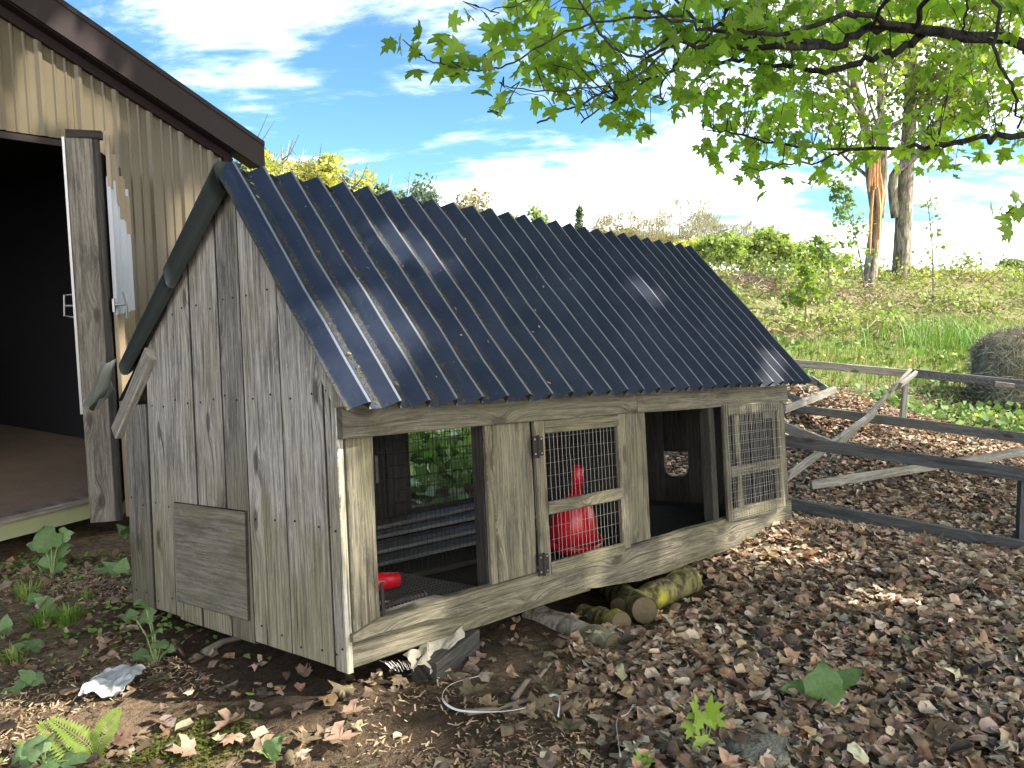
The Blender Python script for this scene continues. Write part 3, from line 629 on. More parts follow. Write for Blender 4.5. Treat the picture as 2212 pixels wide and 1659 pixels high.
# ------------------------------------------------------------------ things in and under the coop
def ct(l, w_, u): return tuple(cw(l, w_, u))
fd = empty('poultry_feeder', ct(1.55, .36, .112), label='red plastic hanging-tube poultry feeder standing behind the mesh door', cat='feeder')
fd.rotation_euler = (.10, .04, .3); fd.scale = (1.05, 1.05, 1.0)
MB().lathe([(.125, 0), (.140, .012), (.142, .045), (.134, .047), (.130, .03), (.06, .028)], 28).build('tray', RED, fd, True)
MB().lathe([(.112, .03), (.118, .05), (.114, .09), (.100, .15), (.082, .20), (.055, .235), (.032, .256), (.028, .262)], 28).build('hopper', RED, fd, True)
MB().lathe([(.027, .255), (.026, .395), (.021, .397), (.018, .26)], 16).build('spout', RED, fd, True)
f2 = empty('tipped_feeder', ct(.42, .40, .15), label='red plastic cup lying tipped over inside the near opening', cat='feeder')
ax = CM[0] * .97 - CM[1] * .2 + CM[2] * -.05
mb = MB(); mb.lathe([(.040, -.10), (.038, .0), (.029, .09), (.026, .09), (.034, .0), (.036, -.095)], 20, (0, 0, .0), tuple(ax)); mb.build('cup', RED, f2, True)
def sheet_obj(name, corners, nx_, ny_, mat, wob, parent=None, thick=.0015, **kw):
    c00, c10, c11, c01 = (np.asarray(q, float) for q in corners); V = []
    for j in range(ny_ + 1):
        for i in range(nx_ + 1):
            a, b = i / nx_, j / ny_; p = (c00 * (1 - a) + c10 * a) * (1 - b) + (c01 * (1 - a) + c11 * a) * b
            V.append(p + np.array([random.gauss(0, wob), random.gauss(0, wob), random.gauss(0, wob) + wob * 1.5 * math.sin(a * 7 + b * 4)]))
    mb = MB(); mb.add(V, [(j * (nx_ + 1) + i, j * (nx_ + 1) + i + 1, (j + 1) * (nx_ + 1) + i + 1, (j + 1) * (nx_ + 1) + i) for j in range(ny_) for i in range(nx_)])
    o = mb.build(name, mat, parent, False, **kw); o.modifiers.new('sub', 'SUBSURF').levels = 1; o.modifiers['sub'].render_levels = 1
    o.modifiers.new('thickness', 'SOLIDIFY').thickness = thick; return o
sheet_obj('feed_sack', [ct(.10, .03, .13), ct(.46, .03, .125), ct(.40, .20, .125), ct(.10, .20, .125)], 9, 6, CLOTH, .008, label='crumpled grey sacking on the coop floor at the near opening', cat='sack')
mb = MB(); mb.tube([ct(.135, .05, .155), ct(.25, .05, .163), ct(.37, .052, .160)], [.008, .010, .009], 8)
for k in range(14): mb.lathe([(.0118, -.002), (.0118, .002)], 8, ct(.15 + k * .016, .05, .157 + .0005 * k), tuple(CM[0]))
mb.build('coil_spring', RUST, label='dark rusty coiled rod lying on the near sill', cat='rod')
def log(name, p0, p1, r0, r1, label, group=None, mat=LOGM, n=14):
    p0, p1 = np.asarray(p0, float), np.asarray(p1, float); ce = (p0 + p1) / 2; k = 7
    root = empty(name, tuple(ce), label=label, cat='log', group=group); mb = MB(); pts = [p0 + (p1 - p0) * i / k - ce + np.array([0, 0, .006 * math.sin(i * 2.1)]) for i in range(k + 1)]
    rad = [(r0 + (r1 - r0) * i / k) * (1 + .04 * math.sin(i * 1.9)) for i in range(k + 1)]
    mb.tube(pts, rad, n, False); mb.v = [tuple(np.array(v) + np.array([0, 0, random.gauss(0, .003)])) for v in mb.v]; mb.build('bark', mat, root, True)
    d = (p1 - p0) / np.linalg.norm(p1 - p0)
    for q, r, s in ((pts[0], rad[0], -1), (pts[-1], rad[-1], 1)): MB().lathe([(r * .97, -.004), (r * .93, .004), (r * .3, .006), (.001, .004)], n, q, tuple(d * s)).build('cut_end', ENDGRAIN, root)
    return root
g = 'logs propping up the coop'
log('support_log', at(1392, 1318, 3.30), at(1300, 1262, 4.1), .058, .060, 'short mossy log end pointing at the viewer under the coop rail', g)
log('support_log', at(1492, 1252, 3.75), at(1340, 1322, 3.42), .066, .058, 'yellow-green mossy log leaning up to the coop rail', g)
log('support_log', at(1342, 1345, 3.18), at(1262, 1332, 3.5), .046, .05, 'small bright mossy log lying lowest beneath the coop', g)
log('support_log', at(1325, 1395, 3.0), at(1150, 1332, 3.4), .05, .06, 'grey half-buried log sloping into the leaves under the coop', g, mat=TRUNKM)
LOGC = [at(1392, 1318, 3.30), at(1350, 1290, 3.6), at(1450, 1275, 3.6), at(1492, 1252, 3.75), at(1300, 1340, 3.3), at(1240, 1362, 3.2), at(1325, 1395, 3.0)]
plank('prop_block', None, INW, at(915, 1470, 2.62), at(1010, 1395, 2.9), (0, 0, 1), .14, .10, kw=dict(label='dark wooden block under the near coop corner', cat='block'))
sheet_obj('plastic_sheet', [at(925, 1375, 2.78), at(1005, 1345, 2.85), at(1000, 1385, 2.80), at(930, 1448, 2.58)], 8, 7, PAPER, .005, label='pale plastic scrap hanging under the near bottom rail', cat='plastic')
sheet_obj('plastic_sheet', [at(872, 1415, 2.66), at(925, 1385, 2.72), at(930, 1440, 2.6), at(890, 1440, 2.58)], 7, 5, PAPER, .006, label='brown crumpled plastic wad under the near bottom rail', cat='plastic')
mb = MB()
for k in range(16):
    p = at(820 + k * 5, 1428 + random.uniform(-4, 8), 2.57); q = at(845 + k * 3.5, 1440 + random.uniform(0, 12), 2.56); mb.tube([p, (p + q) / 2 + np.array([0, 0, .006]), q], .0008, 3, False)
mb.build('wire_scrap', WIREM, label='tangle of chicken wire hanging below the near corner', cat='wire')
sheet_obj('plastic_bag', [at(165, 1502, 2.60), at(262, 1500, 2.62), at(318, 1436, 2.80), at(228, 1440, 2.80)], 12, 9, PLASTIC, .007, label='crumpled white plastic bag on the soil at the left', cat='plastic bag')
def ground_at(x, y, up=0.0):
    d = 2.5
    for _ in range(30):
        p = at(x, y, d); d2_ = d + (p[2] - float(gz(p[0], p[1])) - up) * d / max(.15, (H - p[2]) + 1e-3); d = .5 * d + .5 * min(max(d2_, .5), 60)
    return at(x, y, d)
def strap(pix, wd, label, up=.015):
    pts = [ground_at(x, y) + np.array([0, 0, up + .02 + .02 * ((i * 7) % 3) / 3]) for i, (x, y) in enumerate(pix)]
    fine_ = []
    for i in range(len(pts) - 1):
        p0, p1, p2, p3 = pts[max(i - 1, 0)], pts[i], pts[i + 1], pts[min(i + 2, len(pts) - 1)]
        for s in np.linspace(0, 1, 6)[:-1]: fine_.append(.5 * (2 * p1 + (p2 - p0) * s + (2 * p0 - 5 * p1 + 4 * p2 - p3) * s * s + (3 * p1 - p0 - 3 * p2 + p3) * s ** 3))
    fine_.append(pts[-1]); V = []
    for i, p in enumerate(fine_):
        d = fine_[min(i + 1, len(fine_) - 1)] - fine_[max(i - 1, 0)]; d /= np.linalg.norm(d); s_ = np.cross(d, [0, .35, 1]); s_ /= np.linalg.norm(s_); s_ = s_ * math.cos(i * .12) + np.cross(d, s_) * math.sin(i * .12)
        V += [p + s_ * wd / 2, p - s_ * wd / 2]
    mb = MB(); mb.add(V, [(2 * i, 2 * i + 1, 2 * i + 3, 2 * i + 2) for i in range(len(fine_) - 1)])
    o = mb.build('packing_strap', plain('strap_white', (.5, .52, .53, 1), .45, 0, .1, 10), label=label, cat='strap'); o.modifiers.new('thickness', 'SOLIDIFY').thickness = .0012
strap([(1035, 1482), (975, 1505), (956, 1540), (985, 1556), (1050, 1566), (1110, 1566), (1150, 1545), (1195, 1528), (1208, 1545), (1205, 1572)], .0065, 'long white packing strap looped on the ground before the coop')
strap([(1368, 1545), (1355, 1570), (1332, 1590), (1336, 1625), (1340, 1665)], .0065, 'short white packing strap among the leaves at the bottom edge')
def stick(pix, r, label, up=.012, mat=TWIG, br=None):
    pts = [ground_at(x, y) + np.array([0, 0, up + random.uniform(0, .008)]) for x, y in pix]; mb = MB(); mb.tube(pts, [r * (1 - .5 * i / (len(pts) - 1)) for i in range(len(pts))], 7)
    for q in (br or []): mb.tube([ground_at(x, y) + np.array([0, 0, up]) for x, y in q], r * .45, 5)
    mb.build('stick', mat, None, True, label=label, cat='stick')
stick([(1010, 1552), (1080, 1540), (1150, 1522), (1235, 1505)], .010, 'long straight stick lying inside the strap loop', br=[[(1190, 1515), (1225, 1522), (1270, 1515)]])
stick([(1110, 1520), (1135, 1485), (1165, 1470), (1188, 1445)], .012, 'short crooked stick above the strap loop')
stick([(1560, 1640), (1640, 1612), (1672, 1575), (1688, 1535), (1678, 1500)], .008, 'curved thin twig over the flat stone')
stick([(440, 1420), (480, 1395), (530, 1382), (560, 1378)], .016, 'smooth pale stick poking out under the gable wall', mat=DOORW)
stick([(1790, 1455 - 50), (1835, 1395), (1855, 1420)], .006, 'thin twig in the leaves right of the coop')
stick([(1945, 1670), (1985, 1600), (2020, 1570)], .006, 'thin forked twig near the bottom right corner', br=[[(1985, 1600), (2005, 1545)]])
stick([(255, 1340), (300, 1342), (350, 1338)], .006, 'pale twig on bare soil at the left')
stick([(1355, 1680), (1370, 1640), (1388, 1615)], .022, 'pale thick branch end at the bottom edge', mat=DOORW)
p = ground_at(1640, 1630); mb = MB(); V = []; n = 18
for r, z in ((1.0, .0), (.97, .012), (.85, .02), (.4, .024)):
    for j in range(n): a = 2 * math.pi * j / n; k = 1 + .14 * math.sin(2 * a + 1) + .07 * math.sin(5 * a); V.append((r * k * .085 * math.cos(a), r * k * .11 * math.sin(a), z + random.uniform(-.002, .002)))
mb.add(V, [(i * n + j, i * n + (j + 1) % n, (i + 1) * n + (j + 1) % n, (i + 1) * n + j) for i in range(3) for j in range(n)] + [tuple(3 * n + j for j in range(n))])
o = mb.build('flat_stone', STONE, None, True, label='flat mossy grey stone half covered by leaves at bottom', cat='stone'); o.location = tuple(p + np.array([0, 0, .012]))

# ------------------------------------------------------------------ chicken run of rails, loose planks, hay bale
run = empty('chicken_run', tuple(at(1960, 1000, 6.5)), label='low weathered timber chicken run frame beside the coop', cat='run frame')
ro = np.array(run.location)
def rail(a, b, wd, mat=RAILW, th=.035, name='rail', wv=(0, 0, 1)): plank(name, run, mat, at(*a) - ro, at(*b) - ro, wv, wd, th, jit=.002)
rail((1700, 783, 8.2), (1966, 807, 8.05), .078); rail((1968, 806, 8.04), (2330, 842, 7.8), .085, DARKRAIL)
rail((1690, 878, 8.2), (2330, 962, 6.0), .080)
rail((1692, 951, 5.95), (2330, 1042, 5.1), .082, DARKRAIL)
rail((1700, 1088, 5.75), (2330, 1204, 4.95), .085, DARKRAIL, .05)
rail((2209, 1030, 5.26), (2204, 1195, 5.26), .045, DARKRAIL, .045, 'post', (1, 0, 0))
rail((1957, 818, 7.75), (1951, 905, 7.75), .05, RAILW, .04, 'post', (1, 0, 0))
rail((1964, 803, 7.7), (1790, 988, 6.3), .075, RAILW, .03, 'brace', (.6, .2, .8))
rail((1888, 893, 7.0), (1700, 1030, 5.75), .085, RAILW, .03, 'brace', (.6, .2, .8))
rail((1978, 806, 7.62), (1944, 832, 7.4), .05, RAILW, .03, 'block', (.6, .2, .8))
rail((2148, 829, 7.72), (2190, 834, 7.70), .05, RAILW, .03, 'block')
rail((1803, 842, 7.9), (1694, 885, 7.0), .07, RAILW, .03, 'brace', (.3, .2, .9)); rail((1752, 818, 8.1), (1786, 842, 7.8), .06, RAILW, .03, 'brace', (.3, .2, .9))
rail((1697, 852, 7.6), (1745, 872, 7.35), .06, RAILW, .03, 'brace', (.3, .2, .9)); rail((1694, 922, 6.4), (1800, 962, 6.1), .075, RAILW, .03, 'brace')
rail((2128, 1166, 5.6), (2204, 1166, 5.35), .05, RAILW, .03, 'brace')
def hexnet(p0, ax, ay, W_, H_, s, r=.0009):
    p0, ax, ay = (np.asarray(q, float) for q in (p0, ax, ay)); mb = MB(); h = s * .866
    for j in range(int(H_ / (1.5 * s)) + 1):
        for i in range(int(W_ / (2 * h)) + 1):
            c = p0 + ax * (i * 2 * h + (h if j % 2 else 0)) + ay * (j * 1.5 * s)
            a, b, d = c + ay * s * .5, c + ax * h + ay * s, c - ax * h + ay * s
            mb.tube([a, c - ay * s * .5], r, 3, False); mb.tube([a, b], r, 3, False); mb.tube([a, d], r, 3, False)
    return mb
pa = at(1990, 905, 7.5); hexnet(pa - ro, (.93, -.3, -.05), Z, 1.6, .42, .03, .0011).build('chicken_wire', WIREM, run, kind='stuff')
plank('loose_plank', None, RAILW, at(1752, 1048, 6.05), at(2300, 962, 7.0), (0, .3, 1), .07, .03, kw=dict(label='thin loose plank slanting across the leaves inside the run', cat='plank'))
bc = at(2262, 890, 9.9); bc[2] = float(gz(bc[0], bc[1]))
bale = empty('hay_bale', tuple(bc), label='old grey round hay bale behind the run at right', cat='hay bale')
V = []; nu, nv = 40, 26; rx, ry, rz = .80, .62, .47
def spow(c, e): return math.copysign(abs(c) ** e, c)
for j in range(nv + 1):
    ph = -math.pi / 2 + math.pi * j / nv
    for i in range(nu):
        th = 2 * math.pi * i / nu; k = 1 + random.gauss(0, .012)
        V.append((rx * k * spow(math.cos(ph), .55) * spow(math.cos(th), .6), ry * k * spow(math.cos(ph), .6) * spow(math.sin(th), .6), .45 + rz * k * spow(math.sin(ph), .62)))
mb = MB(); mb.add(V, [(j * nu + i, j * nu + (i + 1) % nu, (j + 1) * nu + (i + 1) % nu, (j + 1) * nu + i) for j in range(nv) for i in range(nu)]); mb.build('core', HAY, bale, True)
ns = 16000; ix = rng.integers(0, len(V), ns); P = np.array(V)[ix] + rng.normal(0, .02, (ns, 3)); cen = np.array([0, 0, .45]); nn = P - cen; nn /= np.linalg.norm(nn, axis=1)[:, None]
dd = np.cross(nn, rng.normal(0, 1, (ns, 3))); dd[:, 2] -= .25; dd += nn * .25; dd /= np.linalg.norm(dd, axis=1)[:, None]; ln = rng.uniform(.06, .22, ns)[:, None]; sd = np.cross(dd, nn) * .006
VV = np.stack([P - sd, P + sd, P + dd * ln + nn * .02], 1).reshape(-1, 3); cc = np.repeat(np.array([.36, .32, .23])[None] * rng.uniform(.3, 1.7, (ns, 1)), 3, 0)
tag(link(D.objects.new('straw', fast_mesh('straw', VV, np.arange(3 * ns).reshape(-1, 3), CHIPM, cc)), bale), kind='stuff')
# ------------------------------------------------------------------ leaves
def mirror(half):
    h = half; return h + [(-x, y) for x, y in h[::-1] if abs(x) > 1e-6]
MAPLE = mirror([(0, 0), (.10, -.05), (.40, -.02), (.30, .11), (.53, .24), (.60, .50), (.37, .43), (.17, .46), (.26, .68), (.12, .68), (0, 1.0)])
MAPLO = mirror([(0, 0), (.35, .0), (.28, .13), (.56, .42), (.19, .44), (.2, .66), (0, .97)])
OVAL = mirror([(0, 0), (.22, .12), (.30, .35), (.24, .65), (.1, .88), (0, 1.0)])
def leaf_var(outline, n, curl, fold, rough_, petiole=False, center=.35, ring=False):
    out = []
    for k in range(n):
        P = np.array([(0, center)] + outline + ([((x_) * .5, center + (y_ - center) * .5) for x_, y_ in outline] if ring else []), float); P = P + rng.normal(0, rough_, P.shape); x, y = P[:, 0], P[:, 1]
        ca, cb, cc, fo = rng.normal(0, curl), rng.normal(0, curl), rng.normal(0, curl * .7), rng.normal(fold, fold * .5)
        z = ca * x * x * 2 + cb * (y - .4) ** 2 + cc * x * (y - .4) + fo * np.abs(x) + rng.normal(0, rough_ * .8, len(x))
        if curl > .5:                                     # dry leaves roll up on themselves
            th = x * rng.normal(0, 1.9); r = x; x = np.where(np.abs(th) > 1e-3, np.sin(th) / (th + 1e-9) * r, r); z = np.clip(z * .45, -.16, .2) + (1 - np.cos(th)) * .28 * np.sign(ca) + rng.normal(0, .02, len(x)); z = np.clip(z, -.22, .3)
        V = np.c_[x, y, z]; m_ = len(outline); T = np.array([(0, 1 + j, 1 + (j + 1) % m_) for j in range(m_)])
        if ring: T = np.concatenate([[(0, 1 + m_ + j, 1 + m_ + (j + 1) % m_), (1 + m_ + j, 1 + j, 1 + (j + 1) % m_), (1 + m_ + j, 1 + (j + 1) % m_, 1 + m_ + (j + 1) % m_)] for j in range(m_)])
        if petiole: V = np.r_[V, [[-.012, 0, 0], [.012, 0, 0], [0, -.55, .1]]]; T = np.r_[T, [[m_ + 1, m_ + 2, m_ + 3]]]
        out.append((V, T))
    return out
FRESH = leaf_var(MAPLE, 8, .25, .10, .012, True); SHADE = leaf_var(MAPLO, 4, .3, .1, .02)
FRAG = mirror([(0, 0), (.3, .1), (.42, .4), (.3, .6), (.35, .8), (0, .9)]); FRAG2 = [(0, 0), (.5, .05), (.62, .5), (.3, .62), (.1, .95), (-.25, .7), (-.2, .3)]
DRY = leaf_var(MAPLO, 8, 1.1, .4, .05) + leaf_var(FRAG, 8, 1.2, .5, .06) + leaf_var(FRAG2, 8, 1.2, .4, .07); DRYBIG = leaf_var(MAPLE, 10, .8, .3, .022, ring=True)
DRYN = leaf_var(MAPLO, 9, 1.1, .35, .03, ring=True) + leaf_var(FRAG, 9, 1.3, .4, .035, ring=True) + leaf_var(FRAG2, 9, 1.3, .35, .04, ring=True)
def pal(n, cols, wts, v=.18):
    c = np.array(cols)[rng.choice(len(cols), n, p=np.array(wts) / sum(wts))]; return np.clip(c * rng.lognormal(0, v, (n, 1)) * rng.normal(1, .05, (n, 3)), .005, .9)
# the leaf carpet
N = 250000; px = rng.uniform(-2.9, 8.5, N); py = rng.uniform(1.7, 10.6, N)
u_, v_, z_ = proj(np.c_[px, py, gz(px, py)])
lm = litter_mask(px, py); patch = .5 + .5 * np.sin(px * 2.3 + 1.1 * np.sin(py * 1.9)) * np.sin(py * 2.1 + px)
sparse = .05 + .09 * patch
dark = np.exp(-(((px + .25) / .40) ** 2 + ((py - 2.28) / .22) ** 2))
pr = np.where(py > 8.2, .55, .85) * np.maximum(lm, sparse * (py < 4.6)) * (1 - .9 * dark)
q_ = (np.c_[px, py, gz(px, py)] - CA) @ CM.T
keep = (rng.random(N) < pr) & (u_ > -80) & (u_ < 2300) & (v_ < 1760) & ~((q_[:, 0] > -.02) & (q_[:, 0] < CL - .1) & (q_[:, 1] > .12) & (q_[:, 1] < CW))
ra, rb = at(1700, 1088, 5.75), at(2330, 1204, 4.95); rd = (rb - ra)[:2] / np.linalg.norm((rb - ra)[:2]); off_ = (px - ra[0]) * rd[1] - (py - ra[1]) * rd[0]; keep &= ~((np.abs(off_ - .03) < .075) & (px > ra[0] - .1))
for c_ in LOGC: keep &= (px - c_[0]) ** 2 + (py - c_[1] + .05) ** 2 > .10 ** 2
px, py = px[keep], py[keep]; n = len(px); sc_l = rng.uniform(.026, .072, n) * np.where(py > 7, .9, 1.0)
pos = np.c_[px, py, gz(px, py) + rng.uniform(.002, .034, n)]
cols = pal(n, [(.37, .275, .19), (.255, .18, .12), (.47, .39, .295), (.165, .107, .068), (.39, .25, .15), (.08, .06, .046)], [4, 4, 3, 2.2, 1.6, 1.6])
cols[:] = np.where((litter_mask(px, py) < .4)[:, None], cols * .62, cols)
Rl = rots(n, np.abs(rng.normal(0, .33, n))); nr = py < 4.3
V, T, C_ = scatter(DRYN, pos[nr], Rl[nr], sc_l[nr], cols[nr]); V2, T2, C2 = scatter(DRY, pos[~nr], Rl[~nr], sc_l[~nr], cols[~nr]); T = np.r_[T, T2 + len(V)]; V = np.r_[V, V2]; C_ = np.r_[C_, C2]
print('litter', len(px), nr.sum(), len(T))
tag(link(D.objects.new('leaf_litter', fast_mesh('leaf_litter', V, T, DRYM, C_))), 'carpet of dry brown maple leaves around the coop and run', 'leaf litter', kind='stuff')
# the largest single leaves in the foreground
dryb = []
for V, T in DRYBIG: dryb.append(fast_mesh('fallen_leaf', V, T, DRYO))
big = [(765, 1512, .10), (742, 1560, .08), (1005, 1520, .09), (1040, 1545, .08), (508, 1605, .09), (548, 1640, .09), (630, 1645, .085), (660, 1630, .08), (420, 1640, .08), (705, 1620, .1), (520, 1570, .1), (340, 1478, .1), (660, 1485, .09), (245, 1420, .09), (240, 1395, .09), (870, 1480, .08)]
for k in range(26): big.append((rng.uniform(1080, 2200), 1380 + 290 * rng.random() ** .8, rng.uniform(.07, .10)))
for x, y, s_ in big:
    p = ground_at(x, y); o = D.objects.new('fallen_leaf', dryb[rng.integers(0, len(dryb))]); link(o); o.location = tuple(p + np.array([0, 0, .03])); o.scale = (s_,) * 3
    o.rotation_euler = (rng.normal(0, .2), rng.normal(0, .2), rng.uniform(0, 6.28)); tag(o, 'curled dry brown maple leaf lying on top of the litter', 'leaf', 'large fallen leaves in the foreground')
# wood shavings and mulch slivers
def slivers(name, n, xr, yr, cols, wts, fn, L=(.012, .05), label='', tilt=.35):
    px = rng.uniform(*xr, n); py = rng.uniform(*yr, n); k = rng.random(n) < fn(px, py); qc = (np.c_[px, py, gz(px, py)] - CA) @ CM.T; k &= ~((qc[:, 0] > -.16) & (qc[:, 0] < CL) & (qc[:, 1] > -.06) & (qc[:, 1] < CW)); px, py = px[k], py[k]; n = len(px)
    base = [(np.array([(-.5, -.12, 0), (.5, -.09, .05), (.45, .12, 0), (-.5, .1, .04)]), np.array([(0, 1, 2), (0, 2, 3)]))]
    V, T, C_ = scatter(base, np.c_[px, py, gz(px, py) + rng.uniform(.003, .025, n)], rots(n, np.abs(rng.normal(0, tilt, n))), rng.uniform(*L, n), pal(n, cols, wts))
    tag(link(D.objects.new(name, fast_mesh(name, V, T, CHIPM, C_))), label, 'mulch', kind='stuff')
def chipf(x, y): return np.clip(.35 + .9 * np.sin(x * 2.7 + 1) * np.sin(y * 3.9 + x), 0, 1) * (1 - np.exp(-(((x + .25) / .40) ** 2 + ((y - 2.28) / .22) ** 2)) * .85)
slivers('wood_shavings', 75000, (-2.6, .25), (1.9, 4.2), [(.37, .265, .155), (.28, .195, .12), (.45, .36, .24), (.12, .085, .06)], [3, 3, 1.2, 2], chipf, (.006, .028), 'pale wood shavings strewn on the bare soil at left')
slivers('bark_mulch', 38000, (1.3, 6.5), (5.2, 10.2), [(.34, .29, .24), (.24, .18, .13), (.42, .37, .31), (.12, .09, .075)], [3, 3, 2, 2],
        lambda x, y: np.clip(1.15 * np.exp(-(((x - 2.9) / 1.7) ** 2 + ((y - 8.2) / 1.5) ** 2)) + .12, 0, 1), (.03, .09), 'grey shredded mulch heaped inside the run')

# crumbs of bark, twigs and leaf caught on the roof
n = 150; V, T = [], []; rv = np.array(BOTF) - np.array(TOPF); nv_ = np.array([-rv[1], rv[0]]) / np.linalg.norm(rv); nv_ = nv_ if nv_[1] > 0 else -nv_
for k in range(n):
    s_ = rng.random() ** .8; rib = rng.integers(0, 26); ph = rng.choice([.78, .86, .94, .99, .86, .3]); l_ = -.055 + (rib + ph + rng.normal(0, .03)) * RP; q = np.array(TOPF) + rv * s_ + nv_ * ((.006 if ph > .5 else .024) + .008); p = np.array([l_, q[0], q[1]])
    d = rng.normal(0, 1, 3); d -= np.array([0, nv_[0], nv_[1]]) * (d @ np.array([0, nv_[0], nv_[1]])); d *= rng.uniform(.002, .009) / np.linalg.norm(d); e_ = np.cross(d, [0, nv_[0], nv_[1]]) * rng.uniform(.2, .6); b_ = len(V); V += [p - d - e_, p + d - e_, p + d + e_, p - d + e_]; T += [(b_, b_ + 1, b_ + 2), (b_, b_ + 2, b_ + 3)]
tag(link(D.objects.new('roof_debris', fast_mesh('roof_debris', np.array(V), np.array(T), CHIPM, np.repeat(pal(n, [(.2, .16, .09), (.3, .28, .2), (.08, .075, .04)], [2, .6, 2]), 4, 0))), coop), kind='stuff')
# ------------------------------------------------------------------ the maple overhead
tb = np.array([8.6, 4.2, float(gz(8.6, 4.2))])
maple = empty('maple_tree', tuple(tb), label='maple tree whose leafy limbs hang over the coop from the right', cat='tree')
def spl(pts, k=5):
    pts = [np.asarray(p, float) for p in pts]; o = []
    for i in range(len(pts) - 1):
        p0, p1, p2, p3 = pts[max(i - 1, 0)], pts[i], pts[i + 1], pts[min(i + 2, len(pts) - 1)]
        for s in np.linspace(0, 1, k + 1)[:-1]: o.append(.5 * (2 * p1 + (p2 - p0) * s + (2 * p0 - 5 * p1 + 4 * p2 - p3) * s * s + (3 * p1 - p0 - 3 * p2 + p3) * s ** 3))
    o.append(pts[-1]); return o
def limb(pts, w0, w1, sides=8, name='limb', wob=.012):
    P = spl(pts); n = len(P); P = [p + rng.normal(0, wob, 3) * (0 < i < n - 1) for i, p in enumerate(P)]
    mb = MB(); mb.tube([p - tb for p in P], [.86 * (w0 + (w1 - w0) * (i / (n - 1)) ** .8) for i in range(n)], sides); mb.build(name, LIMBM, maple, True); return P
mb = MB(); mb.tube([(0, 0, -.2), (0, 0, .3), (.03, .02, 1.6), (-.05, .05, 3.2), (-.2, .1, 5), (-.1, .1, 8)], [.42, .34, .29, .26, .2, .1], 16); mb.build('trunk', TRUNKM, maple, True)
E = at
BR = []
BR.append(limb([(8.5, 4.3, 3.3), (5.5, 4.9, 3.25), E(2330, 105, 5.05), E(2212, 93, 5.0), E(1995, 68, 4.9), E(1880, 64, 4.8), E(1808, 97, 4.75), E(1641, 103, 4.6), E(1475, 97, 4.5), E(1400, 122, 4.4)], .062, .008))
BR.append(limb([E(1995, 70, 4.9), E(1942, 110, 5.0), E(1875, 127, 5.05), E(1788, 150, 5.1), E(1708, 143, 5.2), E(1602, 133, 5.2), E(1475, 140, 5.1), E(1400, 190, 5.1), E(1340, 220, 5.0)], .030, .007))
BR.append(limb([E(1975, 66, 4.9), E(1892, 36, 4.7), E(1825, 33, 4.6), E(1708, 70, 4.5), E(1558, 63, 4.3), E(1475, 50, 4.2), E(1390, 20, 4.1)], .024, .006))
BR.append(limb([E(1790, 98, 4.75), E(1658, 90, 4.8), E(1585, 70, 4.8), E(1520, 52, 4.8), E(1440, -10, 4.8)], .026, .008))
BR.append(limb([(8.4, 4.5, 2.9), E(2500, 250, 5.7), E(2212, 287, 5.6), E(2108, 303, 5.6), E(2022, 313, 5.7), E(1908, 323, 5.8), E(1808, 322, 5.9), E(1675, 310, 6.0), E(1585, 290, 6.0), E(1518, 280, 6.0)], .034, .004))
BR.append(limb([E(1832, 325, 5.9), E(1765, 347, 5.8), E(1675, 360, 5.8), E(1600, 367, 5.8)], .010, .004))
BR.append(limb([E(2160, -60, 4.4), E(2152, 83, 4.4), E(2168, 160, 4.4), E(2195, 217, 4.5), E(2198, 277, 4.6)], .012, .007))
BR.append(limb([E(2080, 313, 5.6), E(2012, 300, 5.4), E(2005, 280, 5.4)], .007, .004, 6)); BR.append(limb([E(2195, 217, 4.5), E(2165, 260, 4.6), E(2130, 280, 4.7)], .006, .003, 6))
BR.append(limb([E(1475, 35, 4.3), E(1370, 38, 4.1), E(1270, 53, 4.0), E(1187, 87, 3.9), E(1110, 132, 3.8), E(1070, 147, 3.75), E(1020, 150, 3.7), E(937, 137, 3.65), E(912, 115, 3.6)], .008, .003, 6, 'branch', .004))
BR.append(limb([E(1240, -20, 4.2), E(1284, 50, 4.2), E(1320, 97, 4.2), E(1380, 123, 4.3), E(1437, 87, 4.4), E(1500, 52, 4.7)], .007, .008, 6, 'branch', .004))
BR.append(limb([E(1437, 110, 4.4), E(1387, 157, 4.3), E(1330, 183, 4.2), E(1197, 195, 4.0), E(1104, 190, 3.9), E(1078, 178, 3.9)], .007, .003, 6, 'branch', .004))
BR.append(limb([E(1420, 165, 4.7), E(1304, 200, 4.4), E(1247, 230, 4.3), E(1214, 240, 4.2), E(1160, 266, 4.2)], .007, .006, 6, 'branch', .003))
BR.append(limb([E(1235, 235, 4.3), E(1200, 236, 4.2), E(1172, 208, 4.1), E(1115, 200, 4.0), E(1080, 180, 4.0)], .003, .002, 5, 'branch', .003))
BR.append(limb([E(1440, 140, 4.9), E(1350, 205, 4.7), E(1304, 230, 4.6), E(1255, 266, 4.6)], .008, .005, 6, 'branch', .003))
BR.append(limb([E(1605, -20, 4.5), E(1560, 45, 4.6), E(1500, 100, 4.6), E(1445, 150, 4.7), E(1432, 215, 4.8)], .011, .006, 6, 'branch'))
BR.append(limb([E(1880, 64, 4.8), E(1900, 20, 4.5), E(1950, -40, 4.3)], .014, .012, 6, 'branch')); BR.append(limb([E(1540, 150, 5.2), E(1510, 190, 5.3), E(1480, 215, 5.4)], .008, .003, 5, 'branch'))
BR.append(limb([E(1200, -30, 3.9), E(1130, 5, 3.8), E(1060, 18, 3.7), E(1015, 8, 3.7)], .005, .002, 5, 'branch', .003))
BR.append(limb([E(2330, 460, 4.2), E(2212, 462, 4.2), E(2140, 458, 4.2)], .004, .002, 5, 'branch', .003))
